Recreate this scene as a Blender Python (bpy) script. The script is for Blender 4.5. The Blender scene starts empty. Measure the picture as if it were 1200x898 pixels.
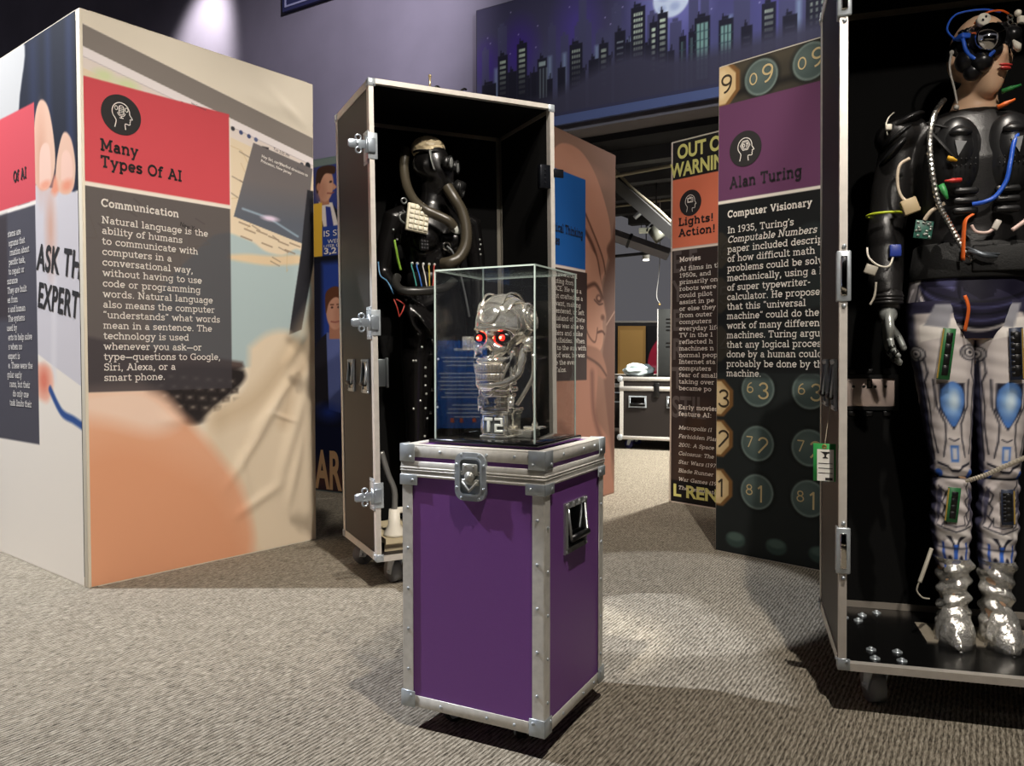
import bpy, bmesh, math, random
import numpy as np
from mathutils import Matrix, Vector
random.seed(7); R = math.radians
SC = bpy.context.scene; COL = SC.collection

# ---------------------------------------------------------------- camera, world, lights, exposure
def add_camera():
    cd = bpy.data.cameras.new('camera'); cd.sensor_fit = 'HORIZONTAL'; cd.sensor_width = 36
    cd.lens = 920/1200*36; cd.clip_start = .02; cd.clip_end = 200
    o = bpy.data.objects.new('camera', cd); COL.objects.link(o)
    o.location = (0, 0, 1.0); o.rotation_euler = (R(90)-math.atan(28/920), 0, 0)
    SC.camera = o
add_camera()
SC.view_settings.view_transform = 'Standard'; SC.view_settings.look = 'None'
SC.view_settings.exposure = 0.0; SC.view_settings.gamma = 1.0
SC.view_settings.use_curve_mapping = False
w = bpy.data.worlds.new('world'); SC.world = w; w.use_nodes = True
w.node_tree.nodes['Background'].inputs[0].default_value = (.80, .78, .85, 1)
w.node_tree.nodes['Background'].inputs[1].default_value = .12
WARM = (1, .92, .82); WHITE = (1, .93, .87); COOL = (.88, .92, 1.0)
def spot(name, loc, target, power, angle, col, blend=.25, radius=.06):
    l = bpy.data.lights.new(name, 'SPOT'); l.energy = power; l.spot_size = R(angle); l.spot_blend = blend
    l.color = col; l.shadow_soft_size = radius
    o = bpy.data.objects.new(name, l); COL.objects.link(o); o.location = loc
    o.rotation_euler = (Vector(target)-Vector(loc)).to_track_quat('-Z', 'Y').to_euler()
    return o
spot('track_spot', (.75, .75, 4.7), (0, 2.3, .2), 560, 84, WARM, .5, .03)           # key over the purple case
spot('track_spot', (1.1, .2, 4.6), (-1.4, 3.95, 1.35), 600, 52, WARM, .5)            # left tower, wide face
spot('track_spot', (-3.4, .9, 4.4), (-2.3, 3.8, 1.3), 85, 46, WARM, .4)             # left tower, narrow face
spot('track_spot', (-4.7, 3.385, 5.7), (-1.55, 2.8, 0), 2300, 31, COOL, .06, .04)     # white pool on the carpet
spot('track_spot', (-.9, 1.6, 4.8), (.62, 3.3, 0), 700, 15, COOL, .12, .04)          # small white pool
spot('track_spot', (-.6, 1.4, 4.8), (1.35, 3.9, 1.7), 230, 34, WARM, .4)              # dark tower with keys
spot('track_spot', (.2, 2.4, 4.6), (1.3, 5.3, 1.6), 250, 34, WARM, .4)               # film tower
spot('track_spot', (1.9, 3.2, 4.7), (.45, 5.4, 1.6), 120, 36, WARM, .4)              # statue tower
spot('track_spot', (-1.0, 3.6, 4.8), (-1.3, 5.9, 1.4), 200, 46, WARM, .4)            # quiz tower
spot('track_spot', (.62, -1.1, 3.3), (1.5, 2.35, 1.25), 290, 30, WARM, .5)             # cyborg mannequin
spot('track_spot', (-.75, .2, 4.3), (-.02, 2.19, 1.0), 1500, 8, (1, .95, .86), .4, .09)   # added narrow beam to brighten the sculpture
spot('track_spot', (.1, 1.2, 4.2), (-.35, 3.6, 1.7), 38, 40, WARM, .5)               # gas mask mannequin
spot('track_spot', (-3.72, 8.8, 6.4), (-3.86, 9.73, 4.8), 1100, 44, (1, .97, .9), .9, .1)      # glow on the wall
spot('track_spot', (2.2, 3.0, 5.6), (1.0, 7.0, 3.8), 700, 60, COOL, .7, .15)         # skyline mural
spot('track_spot', (-.6, 5.2, 5.8), (-1.9, 8.6, 4.0), 820, 62, (.97, .93, 1), .9, .15)
spot('gallery_lamp', (2.6, 7.4, 2.8), (1.3, 7.9, 0), 1250, 112, (1, .95, .86), .3, .15)   # the lit hall behind
spot('gallery_lamp', (4.0, 13.0, 2.7), (3.0, 17.5, 1.8), 420, 110, COOL, .6, .3)
spot('gallery_lamp', (2.9, 9.9, 2.75), (2.0, 11.9, 1.1), 130, 70, WARM, .6, .15)  # added to brighten the posters on the far partition

spot('track_spot', (-2.5, -2.2, 4.6), (-2.5, -5, 1.6), 900, 80, WARM, .5)            # added lamp: lights the unseen wall for the chrome to mirror
spot('track_spot', (2.0, -2.2, 4.6), (2.2, -5, 1.6), 900, 80, WARM, .5)  # added twin for the other half of the unseen wall
spot('track_spot', (-4.1, -1.2, 3.2), (-5.6, -1.29, .75), 1300, 30, WHITE, .4)  # added, extra strong, so the unseen board shows as a reflection

# ---------------------------------------------------------------- materials
def lin(c):
    c = np.asarray(c, float)/255.; return np.where(c <= .04045, c/12.92, ((c+.055)/1.055)**2.4)
MATS = {}
def mat(name, rgb, rough=.6, metal=0., spec=.5, bump=None, noise=None, emit=None, coat=0.):
    if name in MATS: return MATS[name]
    m = bpy.data.materials.new(name); m.use_nodes = True; nt = m.node_tree; b = nt.nodes['Principled BSDF']
    c = lin(rgb); b.inputs['Base Color'].default_value = (*c, 1)
    b.inputs['Roughness'].default_value = rough; b.inputs['Metallic'].default_value = metal
    b.inputs['Specular IOR Level'].default_value = spec; b.inputs['Coat Weight'].default_value = coat
    if emit: b.inputs['Emission Color'].default_value = (*lin(rgb), 1); b.inputs['Emission Strength'].default_value = emit
    tc = nt.nodes.new('ShaderNodeTexCoord')
    if noise:
        sc, amt = noise
        n = nt.nodes.new('ShaderNodeTexNoise'); n.inputs['Scale'].default_value = sc; n.inputs['Detail'].default_value = 6
        nt.links.new(tc.outputs['Object'], n.inputs['Vector'])
        r = nt.nodes.new('ShaderNodeValToRGB'); r.color_ramp.elements[0].position = .3; r.color_ramp.elements[1].position = .7
        r.color_ramp.elements[0].color = (*(c*(1-amt)), 1); r.color_ramp.elements[1].color = (*np.minimum(c*(1+amt), 1), 1)
        nt.links.new(n.outputs['Fac'], r.inputs['Fac']); nt.links.new(r.outputs['Color'], b.inputs['Base Color'])
    if bump:
        sc, st = bump
        n = nt.nodes.new('ShaderNodeTexNoise'); n.inputs['Scale'].default_value = sc; n.inputs['Detail'].default_value = 4
        nt.links.new(tc.outputs['Object'], n.inputs['Vector'])
        bp = nt.nodes.new('ShaderNodeBump'); bp.inputs['Strength'].default_value = st; bp.inputs['Distance'].default_value = .01
        nt.links.new(n.outputs['Fac'], bp.inputs['Height']); nt.links.new(bp.outputs['Normal'], b.inputs['Normal'])
    MATS[name] = m; return m
def mat_print(name, rough=.7, metal=0.):       # printed cloth: the colours of the print are stored with its mesh
    if name in MATS: return MATS[name]
    m = bpy.data.materials.new(name); m.use_nodes = True; nt = m.node_tree; b = nt.nodes['Principled BSDF']
    a = nt.nodes.new('ShaderNodeVertexColor'); a.layer_name = 'print'
    nt.links.new(a.outputs['Color'], b.inputs['Base Color']); b.inputs['Roughness'].default_value = rough
    b.inputs['Metallic'].default_value = metal; b.inputs['Specular IOR Level'].default_value = .2
    tc = nt.nodes.new('ShaderNodeTexCoord'); n = nt.nodes.new('ShaderNodeTexNoise'); n.inputs['Scale'].default_value = 900
    nt.links.new(tc.outputs['Object'], n.inputs['Vector'])
    bp = nt.nodes.new('ShaderNodeBump'); bp.inputs['Strength'].default_value = .08; bp.inputs['Distance'].default_value = .002
    nt.links.new(n.outputs['Fac'], bp.inputs['Height']); nt.links.new(bp.outputs['Normal'], b.inputs['Normal'])
    MATS[name] = m; return m
def mat_glass(name, tint=(.985, .99, .988), r0=.05):
    m = bpy.data.materials.new(name); m.use_nodes = True; nt = m.node_tree
    for n in list(nt.nodes):
        if n.type == 'BSDF_PRINCIPLED': nt.nodes.remove(n)
    out = [n for n in nt.nodes if n.type == 'OUTPUT_MATERIAL'][0]
    t = nt.nodes.new('ShaderNodeBsdfTransparent'); t.inputs[0].default_value = (*tint, 1)
    g = nt.nodes.new('ShaderNodeBsdfGlossy'); g.inputs['Roughness'].default_value = .0
    lw = nt.nodes.new('ShaderNodeLayerWeight'); lw.inputs['Blend'].default_value = .5
    p = nt.nodes.new('ShaderNodeMath'); p.operation = 'POWER'; nt.links.new(lw.outputs['Facing'], p.inputs[0]); p.inputs[1].default_value = 5
    f = nt.nodes.new('ShaderNodeMath'); f.operation = 'MULTIPLY_ADD'; nt.links.new(p.outputs[0], f.inputs[0]); f.inputs[1].default_value = 1-r0; f.inputs[2].default_value = r0
    mx = nt.nodes.new('ShaderNodeMixShader')
    nt.links.new(f.outputs[0], mx.inputs[0]); nt.links.new(t.outputs[0], mx.inputs[1]); nt.links.new(g.outputs[0], mx.inputs[2])
    nt.links.new(mx.outputs[0], out.inputs['Surface']); MATS[name] = m; return m
CHROME_B = mat('bright_chrome', (252, 248, 238), .07, .9, bump=(26, .14))
ALU = mat('aluminium', (214, 208, 200), .4, .35, bump=(220, .03), noise=(35, .06))
ALU2 = mat('brushed_edge', (222, 219, 212), .42, .25, noise=(60, .08))
STEEL = mat('zinc_steel', (186, 194, 200), .32, .45, noise=(50, .1))
CHROME = mat('chrome', (236, 234, 228), .06, 1.0)
DCHROME = mat('dark_chrome', (120, 122, 124), .12, 1.0)
LAM = mat('black_laminate', (38, 33, 31), .5, 0, .4, bump=(700, .12), noise=(400, .12))
LINING = mat('black_lining', (11, 11, 11), .9, 0, .15, noise=(300, .3))
PURPLE = mat('purple_laminate', (124, 74, 148), .42, 0, .4, bump=(800, .08), noise=(500, .05))
RUBBER = mat('black_rubber', (26, 26, 27), .6)
GREYRUB = mat('grey_rubber', (122, 124, 126), .6)
BLACK = mat('black_plastic', (16, 16, 17), .35)
GLOSSB = mat('gloss_black', (10, 10, 11), .12, coat=.5)
LATEX = mat('black_latex', (15, 14, 14), .26, 0, .5, bump=(18, .1))
LEATHER = mat('black_leather', (27, 26, 26), .34, 0, .5, bump=(260, .12))
TXW = mat('ink_white', (236, 230, 222), .7)
TXB = mat('ink_black', (30, 27, 28), .7)
WHITE_M = mat('white_plastic', (226, 220, 205), .45)

# ---------------------------------------------------------------- mesh building
class MB:
    def __init__(s): s.v = []; s.f = []; s.sm = []; s.mi = []; s.M = Matrix.Identity(4); s.cur = 0
    def add(s, vs, fs, smooth=False):
        b = len(s.v); s.v += [tuple(s.M @ Vector(p)) for p in vs]
        s.f += [[i+b for i in f] for f in fs]; s.sm += [smooth]*len(fs); s.mi += [s.cur]*len(fs); return s
    def box(s, x0, x1, y0, y1, z0, z1):
        return s.add([(x0,y0,z0),(x1,y0,z0),(x1,y1,z0),(x0,y1,z0),(x0,y0,z1),(x1,y0,z1),(x1,y1,z1),(x0,y1,z1)],
                     [(0,3,2,1),(4,5,6,7),(0,1,5,4),(1,2,6,5),(2,3,7,6),(3,0,4,7)])
    def rbox(s, x0, x1, y0, y1, z0, z1, r=.003, seg=2):
        bm = bmesh.new(); bmesh.ops.create_cube(bm, size=1)
        for v in bm.verts: v.co = Vector(((x0+x1)/2+v.co.x*(x1-x0), (y0+y1)/2+v.co.y*(y1-y0), (z0+z1)/2+v.co.z*(z1-z0)))
        r = min(r, .49*min(abs(x1-x0), abs(y1-y0), abs(z1-z0)))
        bmesh.ops.bevel(bm, geom=bm.edges[:], offset=r, segments=seg, profile=.5, affect='EDGES')
        bm.verts.index_update()
        s.add([v.co.copy() for v in bm.verts], [[v.index for v in f.verts] for f in bm.faces], True); bm.free(); return s
    def prism(s, pts, z0, z1, smooth=False):           # polygon in xy, pulled along z
        n = len(pts)
        return s.add([(x, y, z0) for x, y in pts]+[(x, y, z1) for x, y in pts],
                     [list(range(n))[::-1], list(range(n, 2*n))]+[(i, (i+1) % n, n+(i+1) % n, n+i) for i in range(n)], smooth)
    def sweep(s, pts, rad, n=12, cap=True, flat=1.0, smooth=True):
        P = [Vector(p) for p in pts]; m = len(P)
        if not hasattr(rad, '__len__'): rad = [rad]*m
        T = [(P[min(i+1, m-1)]-P[max(i-1, 0)]).normalized() for i in range(m)]
        a = Vector((0, 0, 1)) if abs(T[0].z) < .9 else Vector((0, 1, 0))
        N = (a-T[0]*a.dot(T[0])).normalized(); vs = []
        for i in range(m):
            N = (N-T[i]*N.dot(T[i])).normalized(); B = T[i].cross(N)
            for k in range(n):
                t = 2*math.pi*k/n; vs.append(P[i]+N*(rad[i]*math.cos(t)*flat)+B*(rad[i]*math.sin(t)))
        fs = [(i*n+k, i*n+(k+1) % n, (i+1)*n+(k+1) % n, (i+1)*n+k) for i in range(m-1) for k in range(n)]
        if cap: fs += [list(range(n))[::-1], list(range((m-1)*n, m*n))]
        return s.add(vs, fs, smooth)
    def cyl(s, p0, p1, r, n=20, r1=None): return s.sweep([p0, p1], [r, r if r1 is None else r1], n)
    def ball(s, c, r, n=16, m=10):
        rx, ry, rz = (r, r, r) if not hasattr(r, '__len__') else r
        vs = [(c[0], c[1], c[2]+rz)]; fs = []
        for i in range(1, m):
            p = math.pi*i/m
            for k in range(n):
                t = 2*math.pi*k/n; vs.append((c[0]+rx*math.sin(p)*math.cos(t), c[1]+ry*math.sin(p)*math.sin(t), c[2]+rz*math.cos(p)))
        vs.append((c[0], c[1], c[2]-rz)); L = len(vs)-1
        for k in range(n): fs.append((0, 1+k, 1+(k+1) % n)); fs.append((L, L-n+(k+1) % n, L-n+k))
        for i in range(m-2):
            for k in range(n): fs.append((1+i*n+k, 1+(i+1)*n+k, 1+(i+1)*n+(k+1) % n, 1+i*n+(k+1) % n))
        return s.add(vs, fs, True)
    def loft(s, rings, n=28, pw=2.0, cap=True):          # rings (x, y, z, rx, ry): level ellipses
        vs = []; m = len(rings)
        for (x, y, z, rx, ry) in rings:
            for k in range(n):
                t = 2*math.pi*k/n; c, q = math.cos(t), math.sin(t)
                vs.append((x+rx*math.copysign(abs(c)**(2/pw), c), y+ry*math.copysign(abs(q)**(2/pw), q), z))
        fs = [(i*n+k, i*n+(k+1) % n, (i+1)*n+(k+1) % n, (i+1)*n+k) for i in range(m-1) for k in range(n)]
        if cap: fs += [list(range(n))[::-1], list(range((m-1)*n, m*n))]
        return s.add(vs, fs, True)
    def disc(s, c, r, y0, y1, n=32): return s.cyl((c[0], y0, c[1]), (c[0], y1, c[1]), r, n)
    def torus(s, c, Rr, r, axis='z', n=28, k=10, a0=0, a1=360):
        pts = []
        for i in range(n+1):
            t = R(a0+(a1-a0)*i/n); x, y = Rr*math.cos(t), Rr*math.sin(t)
            pts.append({'z': (c[0]+x, c[1]+y, c[2]), 'y': (c[0]+x, c[1], c[2]+y), 'x': (c[0], c[1]+x, c[2]+y)}[axis])
        return s.sweep(pts, r, k)
    def frame(s, x0, x1, z0, z1, t, y0, y1):              # rectangular ring in the xz plane
        s.box(x0, x0+t, y0, y1, z0, z1); s.box(x1-t, x1, y0, y1, z0, z1)
        s.box(x0+t, x1-t, y0, y1, z1-t, z1); s.box(x0+t, x1-t, y0, y1, z0, z0+t); return s
    def build(s, name, m, parent=None, ms=None):
        me = bpy.data.meshes.new(name); me.from_pydata(s.v, [], s.f)
        me.polygons.foreach_set('use_smooth', s.sm)
        for q in ([m] if ms is None else ms): me.materials.append(q)
        me.polygons.foreach_set('material_index', s.mi); me.update()
        o = bpy.data.objects.new(name, me); COL.objects.link(o)
        if parent is not None: o.parent = parent
        return o
def spline(pts, k=8):                                     # smooth curve through points
    P = [Vector(p) for p in pts]; out = []
    for i in range(len(P)-1):
        a, b, c, d = P[max(i-1, 0)], P[i], P[i+1], P[min(i+2, len(P)-1)]
        for j in range(k):
            t = j/k; out.append(.5*((2*b)+(c-a)*t+(2*a-5*b+4*c-d)*t*t+(3*b-a-3*c+d)*t**3))
    out.append(P[-1]); return out
def tag(o, label, cat, group=None):
    o['label'] = label; o['category'] = cat
    if group: o['group'] = group
    return o
def thing(name, label, cat, loc=(0, 0, 0), rz=0, group=None, lean=0):
    o = bpy.data.objects.new(name, None); COL.objects.link(o); o.location = loc
    o.rotation_mode = 'XYZ'; o.rotation_euler = (0, R(lean), R(rz)); o.empty_display_size = .1
    return tag(o, label, cat, group)
def struct(name, mb, m, ms=None):
    o = mb.build(name, m, None, ms); o['kind'] = 'structure'; return o
def part(o, name, mb, m, label=None, ms=None):
    c = mb.build(name, m, o, ms)
    if label: c['label'] = label
    return c

# ---------------------------------------------------------------- slab lettering drawn stroke by stroke (units: capital height 7)
def A_(cx, cy, rx, ry, a0, a1, n=12): return [(cx+rx*math.cos(R(a0+(a1-a0)*i/n)), cy+ry*math.sin(R(a0+(a1-a0)*i/n))) for i in range(n+1)]
def E_(cx, cy, rx, ry): return A_(cx, cy, rx, ry, 0, 360, 20)
def H_(x0, x1, y): return [(x0, y), (x1, y), 's']         # slab
b0, xt, ct = .4, 4.6, 6.6
G = {
 'a': (5.2, [[(3.9,0),(3.9,3.1)], A_(2.4,3.1,1.5,1.45,0,155), E_(2.3,1.5,1.6,1.15), H_(3.9,5,b0)]),
 'b': (5.8, [[(1.2,0),(1.2,7)], H_(.1,1.2,ct), E_(3.2,2.5,2,2.1)]),
 'c': (5, [A_(2.7,2.5,2.1,2.1,40,320), [(4.3,3.3),(4.3,5)]]),
 'd': (5.9, [[(4.6,0),(4.6,7)], H_(3.4,4.6,ct), H_(4.6,5.6,b0), E_(2.6,2.5,2,2.1)]),
 'e': (5.3, [A_(2.7,2.5,2.1,2.1,0,318), [(.6,2.5),(4.8,2.5)]]),
 'f': (3.7, [[(1.6,0),(1.6,5.4)], A_(3,5.4,1.4,1.2,180,45), H_(.2,3.3,xt), H_(.4,2.9,b0)]),
 'g': (5.8, [E_(2.6,2.5,2,2.1), [(4.6,5),(4.6,-.6)], A_(2.7,-.6,1.9,1.3,0,-155), H_(4.6,5.6,xt)]),
 'h': (6, [[(1.2,0),(1.2,7)], H_(0,1.2,ct), H_(.2,2.2,b0), A_(2.95,3,1.75,1.6,180,0), [(4.7,0),(4.7,3)], H_(3.7,5.7,b0)]),
 'i': (3, [[(1.5,0),(1.5,5)], H_(.3,1.5,xt), H_(.2,2.8,b0), [(1.5,5.9),(1.5,7)]]),
 'j': (2.7, [[(1.6,5),(1.6,-.8)], A_(.4,-.8,1.2,1,0,-110), H_(.4,1.6,xt), [(1.6,5.9),(1.6,7)]]),
 'k': (5.8, [[(1.2,0),(1.2,7)], H_(0,1.2,ct), H_(.2,2.2,b0), [(1.2,1.9),(4,4.6)], [(2.4,3),(4.6,.4)], H_(3,5,xt), H_(3.5,5.6,b0)]),
 'l': (3, [[(1.5,0),(1.5,7)], H_(.3,1.5,ct), H_(.2,2.8,b0)]),
 'm': (8.6, [[(1.2,0),(1.2,5)], H_(0,1.2,xt), H_(.2,2.2,b0), A_(2.7,3.1,1.5,1.5,180,0), [(4.2,0),(4.2,3.1)], H_(3.3,5.1,b0), A_(5.7,3.1,1.5,1.5,180,0), [(7.2,0),(7.2,3.1)], H_(6.3,8.2,b0)]),
 'n': (6, [[(1.2,0),(1.2,5)], H_(0,1.2,xt), H_(.2,2.2,b0), A_(2.95,3,1.75,1.6,180,0), [(4.7,0),(4.7,3)], H_(3.7,5.7,b0)]),
 'o': (5.4, [E_(2.7,2.5,2.1,2.1)]),
 'p': (5.9, [[(1.2,-2.2),(1.2,5)], H_(0,1.2,xt), H_(.2,2.4,-1.8), E_(3.2,2.5,2,2.1)]),
 'q': (5.9, [[(4.6,-2.2),(4.6,5)], H_(4.6,5.6,xt), H_(3.4,5.8,-1.8), E_(2.6,2.5,2,2.1)]),
 'r': (4.4, [[(1.4,0),(1.4,5)], H_(.2,1.4,xt), H_(.2,2.9,b0), A_(3,3.1,1.6,1.5,180,50)]),
 's': (4.5, [A_(2.2,3.55,1.5,1.05,25,270)+A_(2.2,1.45,1.6,1.05,90,-155), [(3.7,3.6),(3.7,4.9)], [(.6,.1),(.6,1.4)]]),
 't': (3.9, [[(1.5,6.3),(1.5,1.5)], A_(2.7,1.5,1.2,1.1,180,330), H_(.2,3.4,xt)]),
 'u': (5.9, [[(1.2,5),(1.2,2)], A_(2.9,2,1.7,1.6,180,360), [(4.6,0),(4.6,5)], H_(.1,1.2,xt), H_(3.5,4.6,xt), H_(4.6,5.6,b0)]),
 'v': (5.5, [[(.9,4.7),(2.75,.1),(4.6,4.7)], H_(0,1.9,xt), H_(3.6,5.5,xt)]),
 'w': (8, [[(.9,4.7),(2.4,.1),(4,4.5),(5.6,.1),(7.1,4.7)], H_(0,1.9,xt), H_(6.1,8,xt)]),
 'x': (5.5, [[(.9,4.6),(4.6,.4)], [(4.6,4.6),(.9,.4)], H_(0,1.9,xt), H_(3.6,5.5,xt), H_(0,1.9,b0), H_(3.6,5.5,b0)]),
 'y': (5.5, [[(.9,4.7),(2.8,.2)], [(4.6,4.7),(1.7,-1.9)], H_(0,1.9,xt), H_(3.6,5.5,xt), H_(.7,2.4,-1.8)]),
 'z': (4.8, [[(.5,4.6),(4.2,4.6),(.6,.4),(4.4,.4)]]),
 'A': (7.4, [[(1,.4),(3.6,6.7),(6.3,.4)], [(1.9,2.5),(5.3,2.5)], H_(0,2.1,b0), H_(5.2,7.3,b0), H_(2.4,4,ct)]),
 'B': (6.2, [[(1.3,0),(1.3,7)], A_(3.6,5.2,1.6,1.4,90,-90), A_(3.7,2.1,1.9,1.7,90,-90), H_(.1,3.7,ct), H_(.1,3.8,b0), [(1.3,3.8),(3.6,3.8)]]),
 'C': (6.6, [A_(3.5,3.5,3,3.1,40,320), [(5.8,4.8),(5.8,7)]]),
 'D': (7, [[(1.4,0),(1.4,7)], H_(.1,3.4,ct), H_(.1,3.4,b0), A_(3.4,3.5,3,3.1,90,-90)]),
 'E': (6, [[(1.3,0),(1.3,7)], H_(.1,5.4,ct), H_(.1,5.5,b0), H_(1.3,4,3.5), [(5.2,5.2),(5.2,7)], [(5.3,0),(5.3,1.8)]]),
 'F': (5.6, [[(1.3,0),(1.3,7)], H_(.1,5.2,ct), H_(.1,2.6,b0), H_(1.3,4,3.5), [(5,5.2),(5,7)]]),
 'G': (7.2, [A_(3.5,3.5,3,3.1,45,330), [(6,0),(6,3)], H_(4.4,6.8,3), [(5.8,5),(5.8,7)]]),
 'H': (7.4, [[(1.4,0),(1.4,7)], [(5.8,0),(5.8,7)], [(1.4,3.6),(5.8,3.6)], H_(.2,2.6,ct), H_(.2,2.6,b0), H_(4.6,7,ct), H_(4.6,7,b0)]),
 'I': (3.2, [[(1.5,0),(1.5,7)], H_(.2,2.8,ct), H_(.2,2.8,b0)]),
 'J': (4.6, [[(3.2,7),(3.2,2)], A_(1.8,2,1.4,1.6,0,-170), H_(1.8,4.4,ct)]),
 'K': (7, [[(1.4,0),(1.4,7)], [(1.4,2.6),(5.4,6.6)], [(2.8,4),(5.8,.4)], H_(.2,2.6,ct), H_(.2,2.6,b0), H_(4.3,6.6,ct), H_(4.6,7,b0)]),
 'L': (5.6, [[(1.4,0),(1.4,7)], H_(.2,2.7,ct), H_(.2,5.3,b0), [(5,0),(5,2)]]),
 'M': (8.6, [[(1.4,0),(1.4,6.9),(4.2,1.6),(7,6.9),(7,0)], H_(0,2,ct), H_(6.4,8.4,ct), H_(.2,2.7,b0), H_(5.8,8.3,b0)]),
 'N': (7.6, [[(1.4,0),(1.4,6.8),(5.9,.3),(5.9,7)], H_(0,1.8,ct), H_(4.7,7.2,ct), H_(.2,2.7,b0)]),
 'O': (7, [E_(3.5,3.5,3,3.1)]),
 'P': (6, [[(1.3,0),(1.3,7)], H_(.1,3.6,ct), H_(.1,2.7,b0), A_(3.6,4.9,1.9,1.7,90,-90), [(1.3,3.2),(3.6,3.2)]]),
 'R': (6.8, [[(1.3,0),(1.3,7)], H_(.1,3.6,ct), H_(.1,2.7,b0), A_(3.6,5,1.8,1.6,90,-90), [(1.3,3.4),(3.6,3.4),(5.3,.4)], H_(4.6,6.7,b0)]),
 'S': (5.4, [A_(2.7,5.1,1.9,1.55,25,270)+A_(2.7,2,2,1.6,90,-155), [(4.6,5.2),(4.6,6.9)], [(.7,.1),(.7,1.8)]]),
 'T': (6.4, [[(3.1,0),(3.1,7)], H_(.2,6,ct), H_(1.8,4.4,b0), [(.6,5.1),(.6,7)], [(5.6,5.1),(5.6,7)]]),
 'U': (7.2, [[(1.4,7),(1.4,2.6)], A_(3.5,2.6,2.1,2.2,180,360), [(5.6,2.6),(5.6,7)], H_(.2,2.6,ct), H_(4.4,6.8,ct)]),
 'V': (7, [[(1,6.6),(3.5,.2),(6,6.6)], H_(0,2.2,ct), H_(4.8,7,ct)]),
 'W': (9.6, [[(1,6.6),(2.8,.2),(4.8,6.4),(6.8,.2),(8.6,6.6)], H_(0,2.2,ct), H_(7.4,9.6,ct)]),
 'Y': (6.8, [[(1,6.6),(3.4,3),(5.8,6.6)], [(3.4,0),(3.4,3)], H_(0,2.2,ct), H_(4.6,6.8,ct), H_(2.1,4.7,b0)]),
 '0': (5.6, [E_(2.8,3.5,2.1,3.1)]), '1': (4, [[(2,0),(2,7)], [(.6,5.5),(2,6.7)], H_(.6,3.4,b0)]),
 '2': (5.4, [A_(2.6,5,1.9,1.6,165,-35)+[(.7,.4)], H_(.5,4.9,b0)]),
 '3': (5.2, [A_(2.5,5.1,1.7,1.5,160,-90), A_(2.5,2,2,1.6,90,-165)]),
 '4': (5.6, [[(3.8,0),(3.8,6.8),(.5,2),(5.2,2)]]),
 '5': (5.4, [[(4.4,6.6),(1.1,6.6),(.9,3.8)], A_(2.6,2.3,2,1.9,130,-160)]),
 '6': (5.4, [E_(2.7,2.1,1.9,1.75), A_(4,2.4,3.2,4.2,175,95)]),
 '7': (5.2, [[(.5,6.6),(4.6,6.6),(1.8,0)]]), '8': (5.4, [E_(2.7,5.2,1.6,1.4), E_(2.7,2,2,1.65)]),
 '9': (5.4, [E_(2.7,4.9,1.9,1.75), A_(1.4,4.6,3.2,4.2,-5,-85)]),
 '.': (2.4, [[(1.2,0),(1.2,1.1)]]), ',': (2.4, [[(1.3,1),(1.3,.2),(.8,-1.2)]]), ':': (2.6, [[(1.3,0),(1.3,1.1)], [(1.3,3.7),(1.3,4.8)]]),
 '!': (3, [[(1.5,0),(1.5,1.1)], [(1.5,2),(1.5,7)]]), '-': (3.2, [[(.4,2.6),(2.8,2.6)]]), '~': (7.2, [[(.2,2.5),(7,2.5)]]),
 "'": (1.8, [[(.9,7),(.7,5.2)]]), '<': (3.8, [[(1.2,6.9),(.8,5.2)], [(2.8,6.9),(2.4,5.2)]]), '>': (3.8, [[(1.4,6.9),(1,5.2)], [(3,6.9),(2.6,5.2)]]),
 '(': (3, [A_(3.4,2.8,2.6,4.6,130,230)]), ')': (3, [A_(-.6,2.8,2.6,4.6,50,-50)]), '?': (4.6, [A_(2.2,5.2,1.6,1.5,165,-60)+[(2.2,2)], [(2.2,0),(2.2,1.1)]]), ' ': (3, [])}
def width(t): return sum(G[c][0] for c in t)
def strokes(mb, pts, wd, tf, closed=False):
    for i in range(len(pts)-1):
        (x0, y0), (x1, y1) = pts[i], pts[i+1]; dx, dy = x1-x0, y1-y0; L = math.hypot(dx, dy) or 1
        e = .12*wd if 0 < i < len(pts)-1 or len(pts) > 3 else 0
        ux, uy = dx/L, dy/L; nx, ny = -uy*wd/2, ux*wd/2
        x0 -= ux*e; y0 -= uy*e; x1 += ux*e; y1 += uy*e
        mb.add([tf(x0-nx, y0-ny), tf(x1-nx, y1-ny), tf(x1+nx, y1+ny), tf(x0+nx, y0+ny)], [(0, 1, 2, 3)])
def put(mb, t, x, y, cap, bold=False, italic=False, xs=1.0, z=0.0, rot=0.0, track=.3):
    k = cap/7.; wd = 1.45 if bold else .95; sl = .22 if italic else 0; cr, sr = math.cos(rot), math.sin(rot); px = 0
    for ch in t:
        adv, ss = G[ch]
        def tf(a, b, px=px):
            X, Y = (px+a+sl*b)*k*xs, b*k; return (x+X*cr-Y*sr, y+X*sr+Y*cr, z)
        for st in ss:
            if st[-1] == 's':
                (x0, y0), (x1, y1) = st[0], st[1]; strokes(mb, [(x0-.15, y0), (x1+.15, y1)], wd*.85, tf)
            else: strokes(mb, st, wd, tf)
        px += adv+track+(.35 if bold else 0)
    return mb
def textw(t, bold=False, track=.3): return sum(G[c][0]+track+(.35 if bold else 0) for c in t)
def para(lines, x, y, cap, pitch, bold=False, italic=(), xs=1.0, z=0):
    mb = MB()
    for i, t in enumerate(lines): put(mb, t, x, y-i*pitch, cap, bold, i in italic, xs, z)
    return mb
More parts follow.
